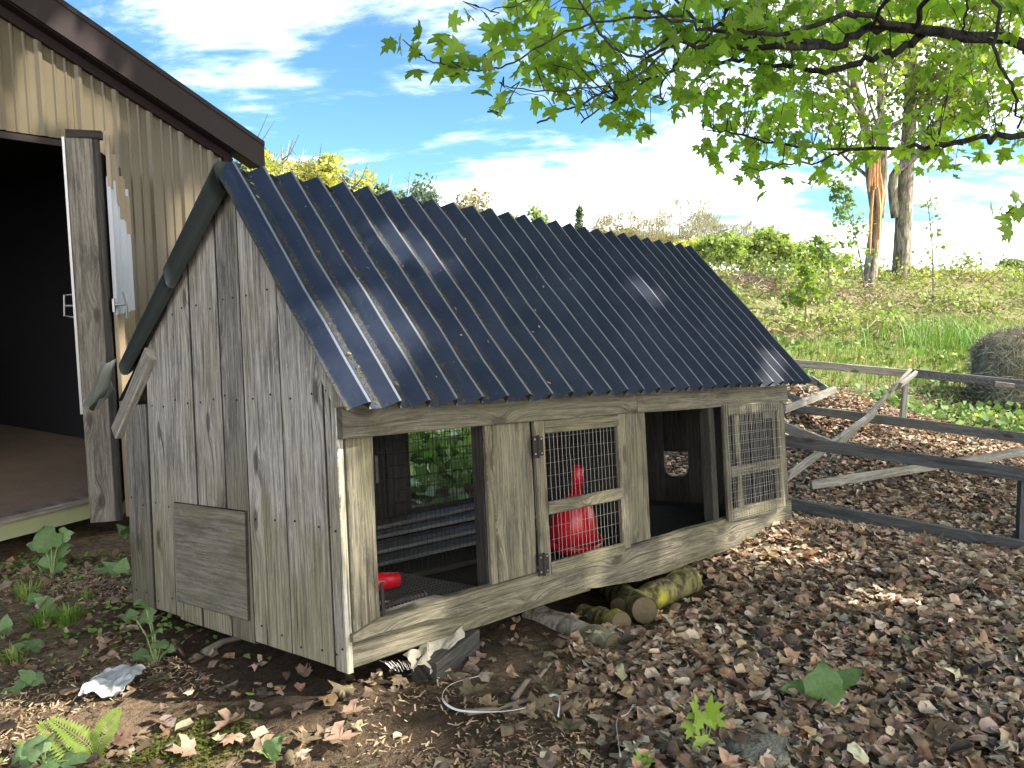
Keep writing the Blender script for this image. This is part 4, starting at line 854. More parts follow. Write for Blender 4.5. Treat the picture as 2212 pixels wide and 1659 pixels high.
BR.append(limb([E(1975, 66, 4.9), E(1990, 20, 4.7), E(2020, -60, 4.4)], .02, .016, 6)); BR.append(limb([E(2090, 83, 4.95), E(2085, 40, 4.8), E(2075, -40, 4.6)], .008, .006, 5, 'branch'))
allb = np.concatenate([np.array(b) for b in BR])
def inpoly(x, y, poly):
    c = False; j = len(poly) - 1
    for i in range(len(poly)):
        xi, yi = poly[i]; xj, yj = poly[j]
        if (yi > y) != (yj > y) and x < (xj - xi) * (y - yi) / (yj - yi + 1e-9) + xi: c = not c
        j = i
    return c
P1 = [(1120, -30), (1115, 90), (1135, 185), (1210, 205), (1300, 235), (1400, 270), (1470, 250), (1500, 190), (1560, 130), (1720, 70), (1720, -30)]
P2 = [(1500, -30), (1480, 230), (1560, 235), (1640, 200), (1760, 170), (1900, 140), (2000, 40), (2240, 40), (2240, -30)]
P3 = [(1500, 285), (1535, 345), (1590, 385), (1680, 395), (1740, 375), (1830, 350), (1990, 350), (2060, 360), (2230, 325), (2240, 290), (2120, 265), (2000, 245), (1900, 225), (1800, 200), (1700, 190), (1600, 200), (1520, 235)]
P4 = [(2000, 100), (2240, 100), (2240, 260), (2010, 260)]
cl_ = []
def sample(poly, n, d0, d1):
    xs_ = [p[0] for p in poly]; ys_ = [p[1] for p in poly]; k = 0
    while k < n:
        x, y = rng.uniform(min(xs_), max(xs_)), rng.uniform(min(ys_), max(ys_))
        if inpoly(x, y, poly): cl_.append(at(x, y, rng.uniform(d0, d1))); k += 1
sample(P1, 105, 4.2, 5.4); sample(P2, 125, 4.8, 6.6); sample(P3, 100, 5.6, 7.4); sample(P4, 26, 4.6, 6.2)
for x, y, d in ((870, 85, 3.62), (885, 120, 3.6), (945, 110, 3.65), (1000, 138, 3.7), (1045, 118, 3.75), (1060, 130, 3.75), (1080, 200, 3.9), (1100, 215, 3.95), (1065, 35, 3.7), (1030, 20, 3.7), (1170, 175, 4.0), (1150, 130, 3.9),
                (2170, 465, 4.2), (2200, 458, 4.2), (1120, 40, 3.8), (1345, 262, 4.8), (1405, 265, 5.0), (1760, 385, 5.8), (1648, 390, 5.9), (2060, 372, 5.5)): cl_.append(at(x, y, d))
twm = MB(); LP, LR, LS = [], [], []
def leaf_frame(n, facing):
    h = rng.uniform(0, 2 * np.pi, n); d = np.c_[np.cos(h) * .8, np.sin(h) * .8, rng.uniform(-1.1, .1, n)]; d /= np.linalg.norm(d, axis=1)[:, None]
    r = np.asarray(facing)[None] + rng.normal(0, .55, (n, 3)); nn = r - (r * d).sum(1)[:, None] * d; nn /= np.linalg.norm(nn, axis=1)[:, None]
    return np.stack([np.cross(d, nn), d, nn], 2)
for c in cl_:
    b = allb[np.argmin(((allb - c) ** 2).sum(1) + .0)]; mid = (b + c) / 2 + rng.normal(0, .03, 3) + np.array([0, 0, .04])
    if np.linalg.norm(b - c) < .6: twm.tube([b - tb, mid - tb, c - tb], [.0035, .0028, .002], 4, False)
    n = rng.integers(3, 6); LP.append(c + rng.normal(0, .055, (n, 3))); LR.append(leaf_frame(n, (0, -.85, .35))); LS.append(rng.uniform(.065, .112, n))
twm.build('twigs', LIMBM, maple, kind='stuff')
LP, LR, LS = np.concatenate(LP), np.concatenate(LR), np.concatenate(LS)
u_, v_, zc = proj(LP); vis = (u_ > -20) & (u_ < 2230) & (v_ > -20); size = np.where(vis, LS / zc, 0); order = np.argsort(-size)
fm = [fast_mesh('leaf', V, T, MAPLEO) for V, T in FRESH]
for i in order[:300]:
    o = D.objects.new('leaf', fm[i % len(fm)]); link(o, maple); M_ = Matrix.Identity(4)
    for a in range(3):
        for b in range(3): M_[a][b] = LR[i][a, b] * LS[i]
        M_[a][3] = LP[i][a] - tb[a]
    o.matrix_local = M_
rest = order[300:]
# the rest of the crown, above and beside the picture: it throws the dappled shade
cx, cy, cz = 6.4, 2.3, 6.7
K = 7500; q = rng.normal(0, 1, (K, 3)); q /= np.linalg.norm(q, axis=1)[:, None]; q *= rng.random((K, 1)) ** (1 / 2.6); cc = np.array([cx, cy, cz]) + q * np.array([7.8, 4.7, 3.6])
u_, v_, z_ = proj(cc); infr = (z_ > .2) & (u_ > -250) & (u_ < 2450) & (v_ > -260); cc = cc[~infr & (cc[:, 2] > 3.0)]
# gaps in the crown where the sun reaches the ground, the coop front and the barn wall
gaps = [(cw(.07, 0, .42), .07), (cw(.30, 0, .09), .08), (cw(1.28, 0, .36), .07), (cw(1.22, 0, .05), .06), (cw(1.80, 0, .09), .09), (cw(2.62, 0, .71), .08), (cw(2.95, 0, .08), .08), (cw(1.35, .2, .15), .06),
        (cw(2.2, .3, 1.35), .10), (cw(2.9, 0, .95), .10),
        (ground_at(1600, 1180), .18), (ground_at(1560, 1200), .14), (ground_at(1680, 1215), .13), (ground_at(60, 1520), .16), (ground_at(110, 1400), .13), (ground_at(330, 1520), .12), (ground_at(30, 1320), .13), (ground_at(480, 1640), .15), (ground_at(180, 1600), .12), (ground_at(720, 1500), .09), (ground_at(230, 1560), .14), (ground_at(60, 1620), .16), (ground_at(320, 1620), .12), (ground_at(20, 1440), .14), (ground_at(620, 1600), .10), (ground_at(150, 1300), .10), (ground_at(820, 1600), .09), (ground_at(420, 1500), .08),
        (bw(-.35, .15, -.3), .22), (bw(-.15, 2.55, 0), .14), (bw(.1, 2.35, 0), .13), (bw(-.3, 2.4, 0), .12), (bw(.72, 1.85, 0), .13), (bw(.85, 1.5, 0), .1), (bw(-.3, .07, 0), .1), (ground_at(1880, 1300), .12)]
nl = 7; pos = np.repeat(cc, nl, 0) + rng.normal(0, .14, (len(cc) * nl, 3)); ok = np.ones(len(pos), bool)
for g_, r in gaps:
    rel = pos - np.asarray(g_); tt = rel @ SV; dist = np.linalg.norm(rel - tt[:, None] * SV, axis=1); ok &= dist > r + .075
pos = pos[ok]; n = len(pos)
allp = np.r_[LP[rest], pos]; nr_ = len(rest); R_ = np.concatenate([LR[rest], leaf_frame(n, (.0, 0, 1.0))]); S_ = np.r_[LS[rest], rng.uniform(.15, .22, n)]
colv = pal(len(allp), [(.22, .33, .06), (.18, .28, .05), (.27, .37, .08)], [3, 2, 1.5], .15)
Va, Ta, Ca = scatter(FRESH, allp[:nr_] - tb, R_[:nr_], S_[:nr_], colv[:nr_]); Vb, Tb, Cb = scatter(SHADE, allp[nr_:] - tb, R_[nr_:], S_[nr_:], colv[nr_:])
tag(link(D.objects.new('crown', fast_mesh('crown', np.r_[Va, Vb], np.r_[Ta, Tb + len(Va)], MAPLEM, np.r_[Ca, Cb])), maple), kind='stuff')
# ------------------------------------------------------------------ weeds and small plants near the coop
def weed_leaf(L, W_, wav, droop, heart=.12):
    V = []; UV = []; ny_, nx_ = 7, 4
    for j in range(ny_ + 1):
        s = j / ny_; hw = W_ * (math.sin(math.pi * min(1, (s + heart) / (1 + heart)) ** .75)) * (1 if s < .98 else .2) + .002
        for i in range(nx_ + 1):
            a = i / nx_ * 2 - 1; x = a * hw * (1 + .10 * math.sin(j * 2.4 + i)); y = s * L - abs(a) * heart * L * .8 * (1 - s)
            V.append((x, y * math.cos(droop * s), .12 * abs(x) + wav * math.sin(j * 1.9 + a * 2) * abs(a) * L - droop * s * s * L * .45)); UV.append((x, y))
    F = [(j * (nx_ + 1) + i, j * (nx_ + 1) + i + 1, (j + 1) * (nx_ + 1) + i + 1, (j + 1) * (nx_ + 1) + i) for j in range(ny_) for i in range(nx_)]
    mb = MB(); mb.add(V, F, UV); return mb.mesh('leaf', WEEDM, True)
WL = [weed_leaf(1, .36, .05, .5), weed_leaf(1, .42, .08, .8), weed_leaf(1, .30, .04, .3), weed_leaf(1, .45, .06, 1.0)]
STEMM = plain('weed_stem', (.20, .25, .10, 1), .6, 0, .2, 20)
def frame_to(d, n):
    d = np.asarray(d, float); d /= np.linalg.norm(d); n = np.asarray(n, float); n = n - d * (n @ d); n /= np.linalg.norm(n); M_ = Matrix.Identity(4); c = (np.cross(d, n), d, n)
    for a in range(3):
        for b in range(3): M_[a][b] = c[b][a]
    return M_
def plant(name, base, leaves, label, cat='weed', group=None):
    """leaves: (offset xyz of the leaf base, direction, size)"""
    root = empty(name, tuple(base), label=label, cat=cat, group=group)
    for off, d, s_ in leaves:
        o = D.objects.new('leaf', WL[rng.integers(0, len(WL))]); link(o, root); nrm = np.array([0, -.45, 1]) + rng.normal(0, .2, 3)
        M_ = frame_to(d, nrm); o.matrix_local = Matrix.Translation(Vector(tuple(map(float, off)))) @ M_ @ Matrix.Scale(s_, 4)
        mb = MB(); off = np.asarray(off, float); mb.tube([(0, 0, -.01), off * .5 + np.array([0, 0, .3 * abs(off[2])]) * .3, off + np.asarray(d) * .01], [.004, .003, .0022], 5); mb.build('stem', STEMM, root)
    return root
def pix_plant(name, base_px, lv, label, group=None):
    """leaf centres in the photo (x, y, length in photo units, angle deg from up, clockwise), drawn a little above the base point's distance"""
    b = ground_at(*base_px); L_ = []; dist = b[1]
    for x, y, ln, ang in lv:
        s_ = ln * dist / FPX; c = at(x, y, dist - .02 + rng.uniform(-.03, .05)); d = np.array([math.sin(math.radians(ang)), rng.uniform(-.5, .1), math.cos(math.radians(ang)) * .8 + .05]); d /= np.linalg.norm(d)
        o = c - d * s_ * .5 - b; o[2] = max(o[2], .012); L_.append((o, d, s_))
    return plant(name, b, L_, label, group=group)
pix_plant('burdock', (1768, 1528), [(1780, 1466, 105, -5), (1722, 1488, 85, -68), (1832, 1462, 92, 48)], 'three-leaved burdock sprouting from the litter at lower right')
pix_plant('burdock', (1708, 1652), [(1712, 1632, 45, -20), (1748, 1636, 60, 80)], 'low two-leaved burdock at the bottom edge beside the stone')
pix_plant('burdock', (592, 1640), [(588, 1612, 60, 15), (575, 1628, 50, -30), (600, 1600, 55, 25)], 'small upright pointed weed at bottom centre left')
pix_plant('burdock', (112, 1245), [(88, 1155, 75, -25), (130, 1185, 60, 35), (105, 1205, 65, -10), (140, 1155, 45, 60), (95, 1225, 55, -50), (128, 1225, 50, 50), (75, 1175, 50, -70)], 'broad-leaved burdock clump under the green barn skirt')
pix_plant('burdock', (250, 1250), [(245, 1235, 55, -40), (265, 1225, 50, 20), (225, 1230, 45, -70), (270, 1240, 45, 50)], 'leafy weed beside the left coop corner')
pix_plant('burdock', (268, 1165), [(265, 1150, 40, -20), (275, 1140, 40, 20)], 'weed tucked between barn door and coop')
pix_plant('climbing_weed', (338, 1435), [(308, 1300, 45, -10), (270, 1325, 50, -65), (300, 1328, 60, -80), (335, 1355, 50, 15), (345, 1385, 55, 10), (295, 1410, 45, -60), (340, 1405, 45, 5), (370, 1400, 28, 60), (325, 1430, 35, -40)], 'leaning leafy stem weed before the gable wall')
pix_plant('burdock', (60, 1410), [(65, 1395, 55, -60), (40, 1420, 45, 60)], 'pair of round leaves on the soil at far left')
pix_plant('burdock', (35, 1500), [(30, 1510, 55, 170), (55, 1455, 45, -40), (80, 1465, 45, 70), (45, 1475, 40, 30)], 'heart-leaved weed clump near the left edge')
pix_plant('burdock', (100, 1315), [(95, 1300, 50, -30), (75, 1290, 40, 60), (110, 1325, 40, 80)], 'low leafy weed left of the grass tufts')
pix_plant('dandelion_plant', (95, 1650), [(30, 1640, 90, -80), (70, 1600, 70, -30), (95, 1590, 60, 10), (130, 1645, 90, 75), (170, 1640, 70, 80)], 'dandelion leaf rosette at the bottom left corner')
pix_plant('burdock', (8, 1380), [(12, 1360, 50, 10), (5, 1370, 40, 60)], 'leafy sprig cut by the left edge')
pix_plant('burdock', (1955, 1392), [(1965, 1380, 22, 70)], 'tiny green sprout among leaves at mid right')
pix_plant('burdock', (2185, 1418), [(2195, 1415, 40, 85)], 'blue-green leaf at the right edge of the litter')
pix_plant('burdock', (1962, 1092), [(1950, 1085, 25, -50), (1975, 1082, 25, 50)], 'small pale weed inside the run')
# maple seedlings
def seedling(pix, d_up, label, base):
    b = ground_at(*base); root = empty('maple_seedling', tuple(b), label=label, cat='seedling')
    for x, y, s_, ang in pix:
        c = at(x, y, b[1] - .02); d = np.array([math.sin(math.radians(ang)), -.55, math.cos(math.radians(ang))]); d /= np.linalg.norm(d); size_ = s_ * b[1] / FPX
        o = D.objects.new('leaf', sm[rng.integers(0, len(sm))]); link(o, root); off = c - d * size_ * .45 - b; o.matrix_local = Matrix.Translation(Vector(tuple(off))) @ frame_to(d, (0, -.6, .8)) @ Matrix.Scale(size_, 4)
        mb = MB(); mb.tube([(0, 0, 0), off * .5 + np.array([0, 0, .01]), off], .0015, 4); mb.build('stem', STEMM, root)
SEEDM = leafmat('seedling_leaf', (.25, .36, .06), .4, .5, .15, tcol=(1.2, 1.3, .4)); sm = [fast_mesh('leaf', V, T, SEEDM) for V, T in leaf_var(MAPLE, 4, .2, .1, .012)]
seedling([(1500, 1530, 60, -30), (1545, 1530, 55, 45), (1510, 1560, 50, 200), (1555, 1560, 40, 120), (1490, 1580, 40, 210), (1520, 1610, 45, 170), (1520, 1640, 45, 180)], 0, 'bright green maple seedling in the leaves at bottom', (1525, 1625))
seedling([(1375, 1640, 40, -60), (1400, 1645, 40, 60), (1385, 1655, 35, 180)], 0, 'small maple seedling on the thick branch end', (1388, 1655))
# grass tufts and ferns
def tuft(px_, r, h_, n, label, col=(.14, .24, .04)):
    b = ground_at(*px_); a = rng.uniform(0, 6.28, n); rr = r * np.sqrt(rng.random(n)); P = np.c_[rr * np.cos(a), rr * np.sin(a), np.zeros(n)]
    ln = h_ * rng.uniform(.5, 1.1, n); dr = np.c_[np.cos(a + rng.normal(0, .6, n)), np.sin(a + rng.normal(0, .6, n))] * rng.uniform(.2, .9, (n, 1)); V = []; 
    sd = np.c_[-np.sin(a), np.cos(a), np.zeros(n)] * .0022
    m_ = P + np.c_[dr * ln[:, None] * .4, ln * .65]; e_ = P + np.c_[dr * ln[:, None], ln * .8]
    VV = np.stack([P - sd, P + sd, m_ + sd * .8, m_ - sd * .8, e_], 1).reshape(-1, 3); k = np.arange(n)[:, None] * 5
    T = np.concatenate([k + np.array([[0, 1, 2]]), k + np.array([[0, 2, 3]]), k + np.array([[3, 2, 4]])]); cc = np.repeat(pal(n, [col], [1]), 5, 0)
    o = link(D.objects.new('grass_tuft', fast_mesh('grass_tuft', VV, T, GRASSM, cc))); o.location = tuple(b); tag(o, label, 'grass')
tuft((145, 1345), .06, .085, 160, 'bright green grass tuft on the soil at left'); tuft((95, 1350), .05, .08, 110, 'grass tuft left of the brightest tuft')
tuft((60, 1290), .06, .09, 70, 'thin grass blades near the left edge', (.2, .27, .06)); tuft((30, 1430), .05, .07, 60, 'short grass by the heart-leaved weeds', (.2, .27, .06)); tuft((185, 1295), .03, .06, 40, 'tiny grass tuft near the leafy coop corner')
def fern(base, pix, label):
    b = ground_at(*base); root = empty('fern', tuple(b), label=label, cat='fern')
    for path in pix:
        P = spl([b] + [at(x, y, b[1] + .0 + .02 * i) for i, (x, y) in enumerate(path)], 8); mb = MB(); n = len(P)
        for i in range(2, n):
            d = P[i] - P[i - 1]; d /= np.linalg.norm(d); s_ = np.cross(d, [0, -.7, .7]); s_ /= np.linalg.norm(s_); L_ = .035 * math.sin(math.pi * min(1, .15 + .85 * i / n)) + .004
            for sg in (-1, 1): mb.add([P[i] - P[0] - d * .003, P[i] - P[0] + s_ * sg * L_ * .5 + d * .010, P[i] - P[0] + s_ * sg * L_ + d * .008, P[i] - P[0] + s_ * sg * L_ * .5 - d * .001], [(0, 1, 2, 3)])
        mb.tube([p - P[0] for p in P], .0012, 4, False); mb.build('frond', FERNM, root)
FERNM = leafmat('fern_frond', (.24, .32, .07), .35, .6, .2)
fern((205, 1640), [[(215, 1600), (235, 1565), (255, 1535)], [(190, 1610), (150, 1580), (110, 1555)], [(160, 1630), (120, 1590), (85, 1565)]], 'pale green fern fronds over the moss at bottom left')
# small seedlings sprinkled over the bare soil
def sprinkle(name, n, xr, yr, fn, s_, cols, h_, label, cat):
    px = rng.uniform(*xr, n); py = rng.uniform(*yr, n); k = rng.random(n) < fn(px, py); px, py = px[k], py[k]; n = len(px)
    V, T, C_ = scatter(OV, np.c_[px, py, gz(px, py) + rng.uniform(*h_, n)], rots(n, np.abs(rng.normal(0, .5, n))), rng.uniform(*s_, n), pal(n, cols, [1] * len(cols)))
    tag(link(D.objects.new(name, fast_mesh(name, V, T, FOLM, C_))), label, cat, kind='stuff')
OV = leaf_var(OVAL, 5, .3, .15, .02)
sprinkle('seedlings', 5600, (-2.9, -.3), (2.05, 4.6), lambda x, y: np.clip(sstep(-x, .7, 1.6) * (.25 + .9 * np.sin(x * 3.2) * np.sin(y * 4.1)), 0, 1), (.018, .038), [(.17, .27, .06), (.22, .3, .08)], (.01, .03), 'tiny green seedlings sprouting from the soil at left', 'seedlings')
sprinkle('moss', 5000, (-1.15, -.75), (2.08, 2.5), lambda x, y: np.exp(-(((x + .93) / .14) ** 2 + ((y - 2.24) / .13) ** 2)), (.008, .016), [(.08, .10, .02), (.12, .13, .03)], (.002, .014), 'yellow-green moss on the ground at bottom left', 'moss')
# ------------------------------------------------------------------ meadow, bank and far trees
def blades(name, n, xr, yr, fn, h_, cols, wts, wd, label, cat='grass', lean=.5):
    px = rng.uniform(*xr, n); py = rng.uniform(*yr, n); k = rng.random(n) < fn(px, py); px, py = px[k], py[k]; n = len(px); P = np.c_[px, py, gz(px, py)]
    a = rng.uniform(0, 6.28, n); ln = rng.uniform(*h_, n); dr = np.c_[np.cos(a), np.sin(a)] * rng.uniform(0, lean, (n, 1)); b2 = rng.uniform(0, 3.14, n); sd = np.c_[np.cos(b2), np.sin(b2) * .5, np.zeros(n)] * wd * rng.uniform(.6, 1.3, (n, 1))
    m_ = P + np.c_[dr * ln[:, None] * .35, ln * .6]; e_ = P + np.c_[dr * ln[:, None], ln]
    VV = np.stack([P - sd, P + sd, m_ + sd * .8, m_ - sd * .8, e_], 1).reshape(-1, 3); kk = np.arange(n)[:, None] * 5
    T = np.concatenate([kk + np.array([[0, 1, 2]]), kk + np.array([[0, 2, 3]]), kk + np.array([[3, 2, 4]])]); tag(link(D.objects.new(name, fast_mesh(name, VV, T, GRASSM, np.repeat(pal(n, cols, wts), 5, 0)))), label, cat, kind='stuff')
blades('meadow_grass', 90000, (-4, 15), (5.5, 17), lambda x, y: grass_mask(x, y) * np.clip(1.3 - .05 * y, .3, 1), (.05, .17), [(.17, .24, .07), (.22, .27, .09), (.28, .27, .12)], [3, 2, 1], .006, 'short sunlit grass behind the run and coop')
blades('tall_grass', 3500, (5.5, 10.5), (13, 15.5), lambda x, y: np.exp(-(((x - 7.7) / .9) ** 2 + ((y - 14.2) / .7) ** 2)), (.35, .7), [(.14, .26, .06), (.2, .3, .1)], [2, 1], .009, 'clump of tall green grass at the foot of the bank', lean=.8)
def bushes(name, n, fn, xr, yr, cols, wts, sz, hgt, label, per=14, spread=.16):
    px = rng.uniform(*xr, n); py = rng.uniform(*yr, n); k = rng.random(n) < fn(px, py); px, py = px[k], py[k]; n = len(px); hh = rng.uniform(*hgt, n)
    c0 = np.c_[px, py, gz(px, py) + hh * .55]; P = np.repeat(c0, per, 0) + rng.normal(0, 1, (n * per, 3)) * np.c_[np.full(n * per, spread), np.full(n * per, spread), np.repeat(hh, per) * .38]
    cc = np.repeat(pal(n, cols, wts, .2), per, 0) * rng.lognormal(0, .2, (n * per, 1)); base = [(np.array([(0, 0, 0), (.5, .35, .1), (0, 1, 0), (-.5, .4, .1)]), np.array([(0, 1, 2), (0, 2, 3)]))]
    V, T, C_ = scatter(base, P, rots(n * per, rng.uniform(0, 2.2, n * per)), rng.uniform(*sz, n * per), cc); tag(link(D.objects.new(name, fast_mesh(name, V, T, BUSHM, C_))), label, 'undergrowth', kind='stuff')
bushes('bank_undergrowth', 4600, lambda x, y: .15 + .85 * (np.sin(x * .8 + y * .9) * np.sin(x * 1.7 - y) > .05), (-3, 26), (14.8, 25.5), [(.20, .26, .08), (.25, .30, .11), (.29, .29, .13)], [3, 2, 1.2], (.05, .11), (.12, .6), 'leafy green undergrowth on the sunny bank')
bushes('ground_weeds', 900, lambda x, y: grass_mask(x, y), (-3.5, 13), (6, 14.5), [(.12, .2, .06), (.17, .24, .1)], [2, 1], (.06, .12), (.05, .16), 'broad low weeds scattered in the meadow grass', 9, .10)
bushes('bale_weeds', 260, lambda x, y: np.ones_like(x), (4.1, 7.4), (8.3, 9.5), [(.15, .24, .08), (.2, .28, .12)], [2, 1], (.05, .10), (.05, .16), 'green weeds growing before the hay bale', 9, .10)
bushes('weed_patch', 650, lambda x, y: np.ones_like(x), (-2.3, .9), (6.3, 9.6), [(.15, .26, .06), (.22, .32, .11), (.42, .47, .34)], [3, 2, 1.2], (.07, .15), (.1, .4), 'lush broad-leaved weeds seen through the coop window', 9, .13)  # palest tone paints sunlit highlights onto the leaves
def twigs(name, n, xr, yr, fn, cols, L_, wd, label, lean=1.2):
    px = rng.uniform(*xr, n); py = rng.uniform(*yr, n); k = rng.random(n) < fn(px, py); px, py = px[k], py[k]; n = len(px); P = np.c_[px, py, gz(px, py) + rng.uniform(0, .1, n)]
    a = rng.uniform(0, 6.28, n); ln = rng.uniform(*L_, n)[:, None]; d = np.c_[np.cos(a), np.sin(a), rng.uniform(.1, 1.0, n)]; d /= np.linalg.norm(d, axis=1)[:, None]; sd = np.cross(d, rng.normal(0, 1, (n, 3))) * wd
    m_ = P + d * ln * .5; e_ = P + d * ln - np.c_[np.zeros((n, 2)), ln[:, 0] * .25 * lean]
    VV = np.stack([P - sd, P + sd, m_ + sd, m_ - sd, e_], 1).reshape(-1, 3); kk = np.arange(n)[:, None] * 5
    T = np.concatenate([kk + np.array([[0, 1, 2]]), kk + np.array([[0, 2, 3]]), kk + np.array([[3, 2, 4]])]); tag(link(D.objects.new(name, fast_mesh(name, VV, T, CHIPM, np.repeat(pal(n, cols, [1] * len(cols)), 5, 0)))), label, 'brush', kind='stuff')
twigs('dead_brush', 55000, (-2, 26), (14.6, 22.5), lambda x, y: np.clip(.25 + .9 * np.sin(x * .55 + 2 + y * .3) * np.sin(y * .7 + x * .35 + .5), .10, 1) * (1 - .8 * sstep(y, 19.5, 21.5)), [(.30, .21, .155), (.24, .165, .125), (.40, .31, .24)], (.25, .9), .0045, 'tangled brown dead brush on the bank')
blades('field_flowers', 16000, (-30, 60), (23.5, 70), lambda x, y: .3 + .7 * (np.sin(x * .3 + y * .2) > -.2), (.1, .35), [(.75, .6, .03), (.25, .32, .06)], [1.5, 1], .05, 'yellow flowering field beyond the bank', 'flowers')
# dandelions in the meadow
def dandelion(x, y, d, label, g):
    b = at(x, y, d); gzv = float(gz(b[0], b[1])); b0 = np.array([b[0], b[1], gzv]); hgt = max(.05, b[2] - gzv); root = empty('dandelion', tuple(b0), label=label, cat='dandelion', group=g)
    mb = MB(); mb.tube([(0, 0, 0), (.01, 0, hgt * .6), (0, 0, hgt)], .003, 5); mb.build('stem', STEMM, root); mb = MB(); mb.lathe([(.006, -.006), (.022, .0), (.024, .006), (.012, .012)], 9, (0, 0, hgt), (rng.normal(0, .3), -.6, 1)); mb.build('flower_head', YEL, root)
for x, y in [(1993, 877), (2018, 893), (2020, 902), (2037, 907), (2045, 905), (2055, 893), (2058, 906), (2092, 900), (2108, 897), (2140, 908), (2150, 899), (2175, 895), (2192, 903), (2205, 900), (2208, 912), (1978, 890), (2070, 915), (2125, 915)]: dandelion(x, y, 8.9, 'yellow dandelion flower in the weeds before the hay bale', 'dandelions by the hay bale')
for x, y in [(1905, 823), (1922, 818), (1862, 772), (1965, 779), (2035, 770), (2060, 765), (1780, 768), (2110, 775)]: dandelion(x, y, 12.0, 'small yellow dandelion in the meadow beyond the top rail', 'dandelions beyond the run')
# trees
QUAD = [(np.array([(0, 0, 0), (.45, .4, .12), (0, 1, 0), (-.45, .35, .1)]), np.array([(0, 1, 2), (0, 2, 3)]))]
def grow(mb, p, d, L_, r, depth, ends, sides=7, spread=.55, up=.25):
    k = 4; pts = [p]; dd = d.copy()
    for i in range(k): dd = dd + rng.normal(0, .10, 3) + np.array([0, 0, up * .12]); dd /= np.linalg.norm(dd); pts.append(pts[-1] + dd * L_ / k)
    mb.tube(pts, [r * (1 - .42 * i / k) for i in range(k + 1)], max(3, sides), False); ends.append((pts[-1], depth)); ends.append((pts[2], depth))
    if depth == 0: return
    for c in range(3 if depth > 1 else 3):
        nd = dd + rng.normal(0, spread, 3); nd[2] = abs(nd[2]) * .6 + up; nd /= np.linalg.norm(nd); q = pts[rng.integers(2, k + 1)]; grow(mb, q, nd, L_ * rng.uniform(.6, .82), r * .52, depth - 1, ends, sides - 1, spread, up)
def bank_tree(base, stems, label, leaf_n, cols):
    root = empty('bank_tree', tuple(base), label=label, cat='tree'); ends = []
    for (pts, r0, r1, nb_) in stems:
        mb = MB(); P = spl(pts, 4); n = len(P); mb.tube([p - base for p in P], [r0 + (r1 - r0) * i / (n - 1) for i in range(n)], 12); mb.build('trunk', TRUNKM, root, True); mb = MB()
        for k in range(nb_):
            i = int(n * (.42 + .58 * k / nb_)); i = min(i, n - 1); a = rng.uniform(0, 6.28); d = np.array([math.cos(a), math.sin(a) * .7, rng.uniform(.35, 1.1)]); d /= np.linalg.norm(d); grow(mb, P[i] - base, d, rng.uniform(1.2, 2.4), r0 * .3, 2, ends, 5)
        mb.build('limbs', TRUNKM, root, kind='stuff')
    E_ = np.array([e for e, _ in ends]); ix = rng.integers(0, len(E_), leaf_n // 5); c = np.repeat(E_[ix], 5, 0) + rng.normal(0, .22, (len(ix) * 5, 3)); n = len(c)
    V, T, C_ = scatter(QUAD, c, rots(n, rng.uniform(0, 2.4, n)), rng.uniform(.10, .17, n), pal(n, cols, [1] * len(cols))); tag(link(D.objects.new('crown', fast_mesh('crown', V, T, FOLM, C_)), root), kind='stuff'); return root
b1 = at(1946, 612, 21.5); b1[2] = float(gz(b1[0], b1[1])) - .1
bank_tree(b1, [([b1, at(1950, 520, 21.5), at(1955, 420, 21.5), at(1962, 300, 21.5), at(1968, 170, 21.6), at(1960, 20, 21.8), at(1965, -150, 22)], .24, .10, 9), ([at(1935, 470, 21.5), at(1930, 380, 21.4), at(1985, 330, 21.2), at(2040, 240, 21), at(2085, 120, 20.8), at(2130, -60, 20.6)], .12, .05, 7)], 'tall forked maple on the bank, the thicker right-hand trunk', 6500, [(.17, .24, .05), (.22, .28, .07)])
b2 = at(1878, 615, 20.5); b2[2] = float(gz(b2[0], b2[1])) - .1
tr2 = bank_tree(b2, [([b2, at(1885, 540, 20.5), at(1893, 470, 20.5), at(1882, 390, 20.5), at(1875, 310, 20.5), at(1850, 200, 20.3), at(1820, 60, 20), at(1800, -80, 20)], .17, .06, 8), ([at(1898, 470, 20.5), at(1908, 380, 20.5), at(1905, 280, 20.6), at(1900, 160, 20.7), at(1905, 20, 20.8)], .12, .06, 7)], 'split trunk tree on the bank with raw orange torn wood', 5500, [(.17, .24, .05), (.22, .28, .07)])
mb = MB()
for k in range(10):
    x0 = 1893 + rng.uniform(-8, 10); p = at(x0, rng.uniform(280, 400), 20.28); q = at(x0 + rng.uniform(-12, 4), rng.uniform(400, 600) if k < 4 else rng.uniform(340, 430), 20.22); mb.tube([p - b2, (p + q) / 2 - b2 + rng.normal(0, .03, 3), q - b2], [.015, .05, .02], 5)
mb.build('torn_wood', SPLIT, tr2, kind='stuff')
